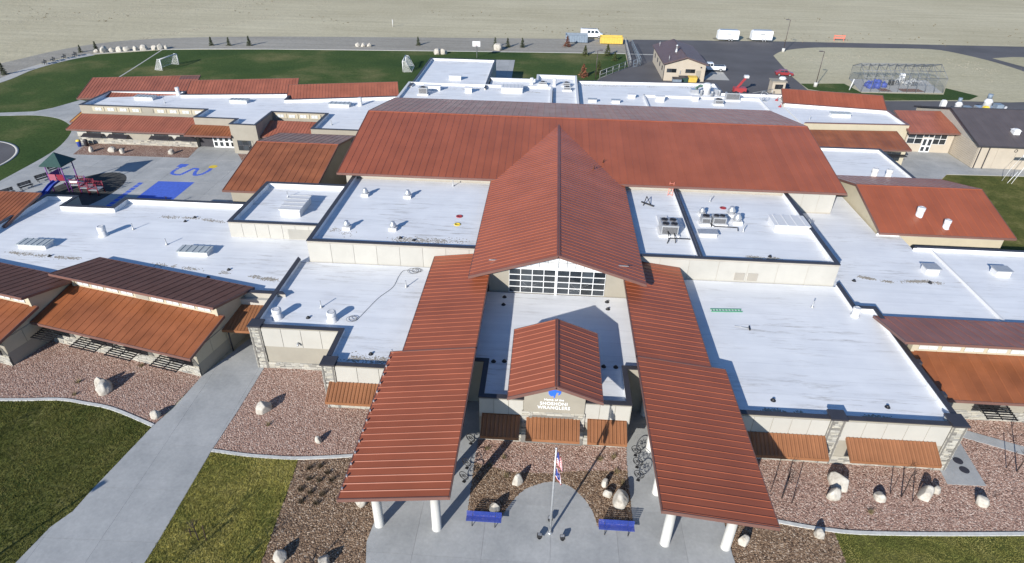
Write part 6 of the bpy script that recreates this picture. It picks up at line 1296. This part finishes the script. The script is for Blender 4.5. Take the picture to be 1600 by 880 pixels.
for i, (x, y, m, lb) in enumerate(((28.9, 148.2, 'grey_blue_steel', 'dark blue dumpster in front of the garage'), (30.6, 149.6, 'green_roof', 'dark green dumpster against the garage wall'), (32.7, 149.9, 'yellow_steel', 'yellow wooden crate stack against the garage wall'))):
    t = thing('dumpster' if i < 2 else 'crate_stack', lb, 'dumpster' if i < 2 else 'crates', (x, y, 0)); MB().hexa([(x - .9, y - .6, .1), (x + .9, y - .6, .1), (x + .9, y + .6, .1), (x - .9, y + .6, .1)], [(x - 1, y - .75, 1.35), (x + 1, y - .75, 1.35), (x + 1, y + .75, 1.35), (x - 1, y + .75, 1.35)]).build('bin', m, t); MB().hexa([(x - 1.03, y - .78, 1.36), (x + 1.03, y - .78, 1.36), (x + 1.03, y + .78, 1.46), (x - 1.03, y + .78, 1.46)], [(x - 1.03, y - .78, 1.44), (x + 1.03, y - .78, 1.44), (x + 1.03, y + .78, 1.56), (x - 1.03, y + .78, 1.56)]).build('lid', 'dark_trim' if i < 2 else m, t)
def fence(pts, h, label, m='grey_metal'):
    t = thing('fence', label, 'fence', (*pts[0], 0))
    for (a, b) in zip(pts, pts[1:]):
        n = max(2, int(math.hypot(b[0] - a[0], b[1] - a[1]) / 2.6))
        for k in range(n + 1): x = a[0] + (b[0] - a[0]) * k / n; y = a[1] + (b[1] - a[1]) * k / n; MB().tube([(x, y, 0), (x, y, h)], .06, 6).build('post', m, t)
        for z in (.15, h / 2, h - .03): MB().tube([(*a, z), (*b, z)], .04, 6).build('rail', m, t)
        MB().add([(*a, .1), (*b, .1), (*b, h - .05), (*a, h - .05)], [(0, 1, 2, 3)]).build('mesh_panel', 'chain_link', t, fix=False)
fence([(21.0, 190.5), (20.0, 163.8), (11.6, 151.2)], 1.8, 'chain link fence between the rear lawn and the asphalt yard')
fence([(22.6, 188), (22.6, 165), (20.6, 163.2)], 1.8, 'second chain link run beside the yard gate', 'grey_blue_steel')
fence([(33.9, 134), (42.5, 136), (48, 140)], 1.9, 'dark screened fence behind the rear right roof')
t = thing('sign_frame', 'white sign board on thin leaning posts on the right lawn', 'sign', (72.3, 96, 0)); MB().tube([(71.6, 96.8, 0), (71.9, 96.6, 2.0), (73.3, 97.0, 4.4)], .04, 6).tube([(72.4, 95.7, 0), (74.4, 96.6, 4.3)], .04, 6).tube([(71.9, 95.9, 0), (73.0, 96.3, 1.8)], .04, 6).build('post', 'frame_white', t); MB().box(73.0, 74.9, 96.7, 96.76, 4.0, 4.5).build('board', 'frame_white', t)
sg_ = thing('safety_barrier', 'small orange barrier beyond the far road', 'barrier', (86, 205, 0)); MB().box(84.6, 88.0, 205, 205.1, .6, 1.0).box(84.6, 88.0, 205, 205.1, 1.3, 1.6).build('board', 'orange_ladder', sg_); MB().box(84.8, 84.95, 204.9, 205.2, 0, 1.7).box(87.6, 87.75, 204.9, 205.2, 0, 1.7).build('post', 'orange_ladder', sg_)
tag(MB().tube([(-49.8, 206, 0), (-49.8, 206, 2.2)], .15, 6).build('marker_post', 'column_white'), 'thin white marker post in the desert beyond the road', 'post')
# scrub on the desert
rnd = random.Random(9); b = MB()
for k in range(900):
    x, y = rnd.uniform(-180, 170), rnd.uniform(200, 250)
    if noise.noise(Vector((x * .03, y * .05, 3))) < .12: continue
    s = rnd.uniform(.12, .38)
    for j in range(7):
        a = rnd.uniform(0, 6.28); d = Vector((math.cos(a), math.sin(a), rnd.uniform(.4, 1))) * s; e = Vector((-math.sin(a), math.cos(a), 0)) * s * .35; p_ = Vector((x, y, 0)); b.add([p_ - e, p_ + e, p_ + d], [(0, 1, 2)])
o = b.build('desert_scrub', 'dry_plant', fix=False, kind='stuff'); o['label'] = 'low dry scrub scattered over the desert'; o['category'] = 'scrub'
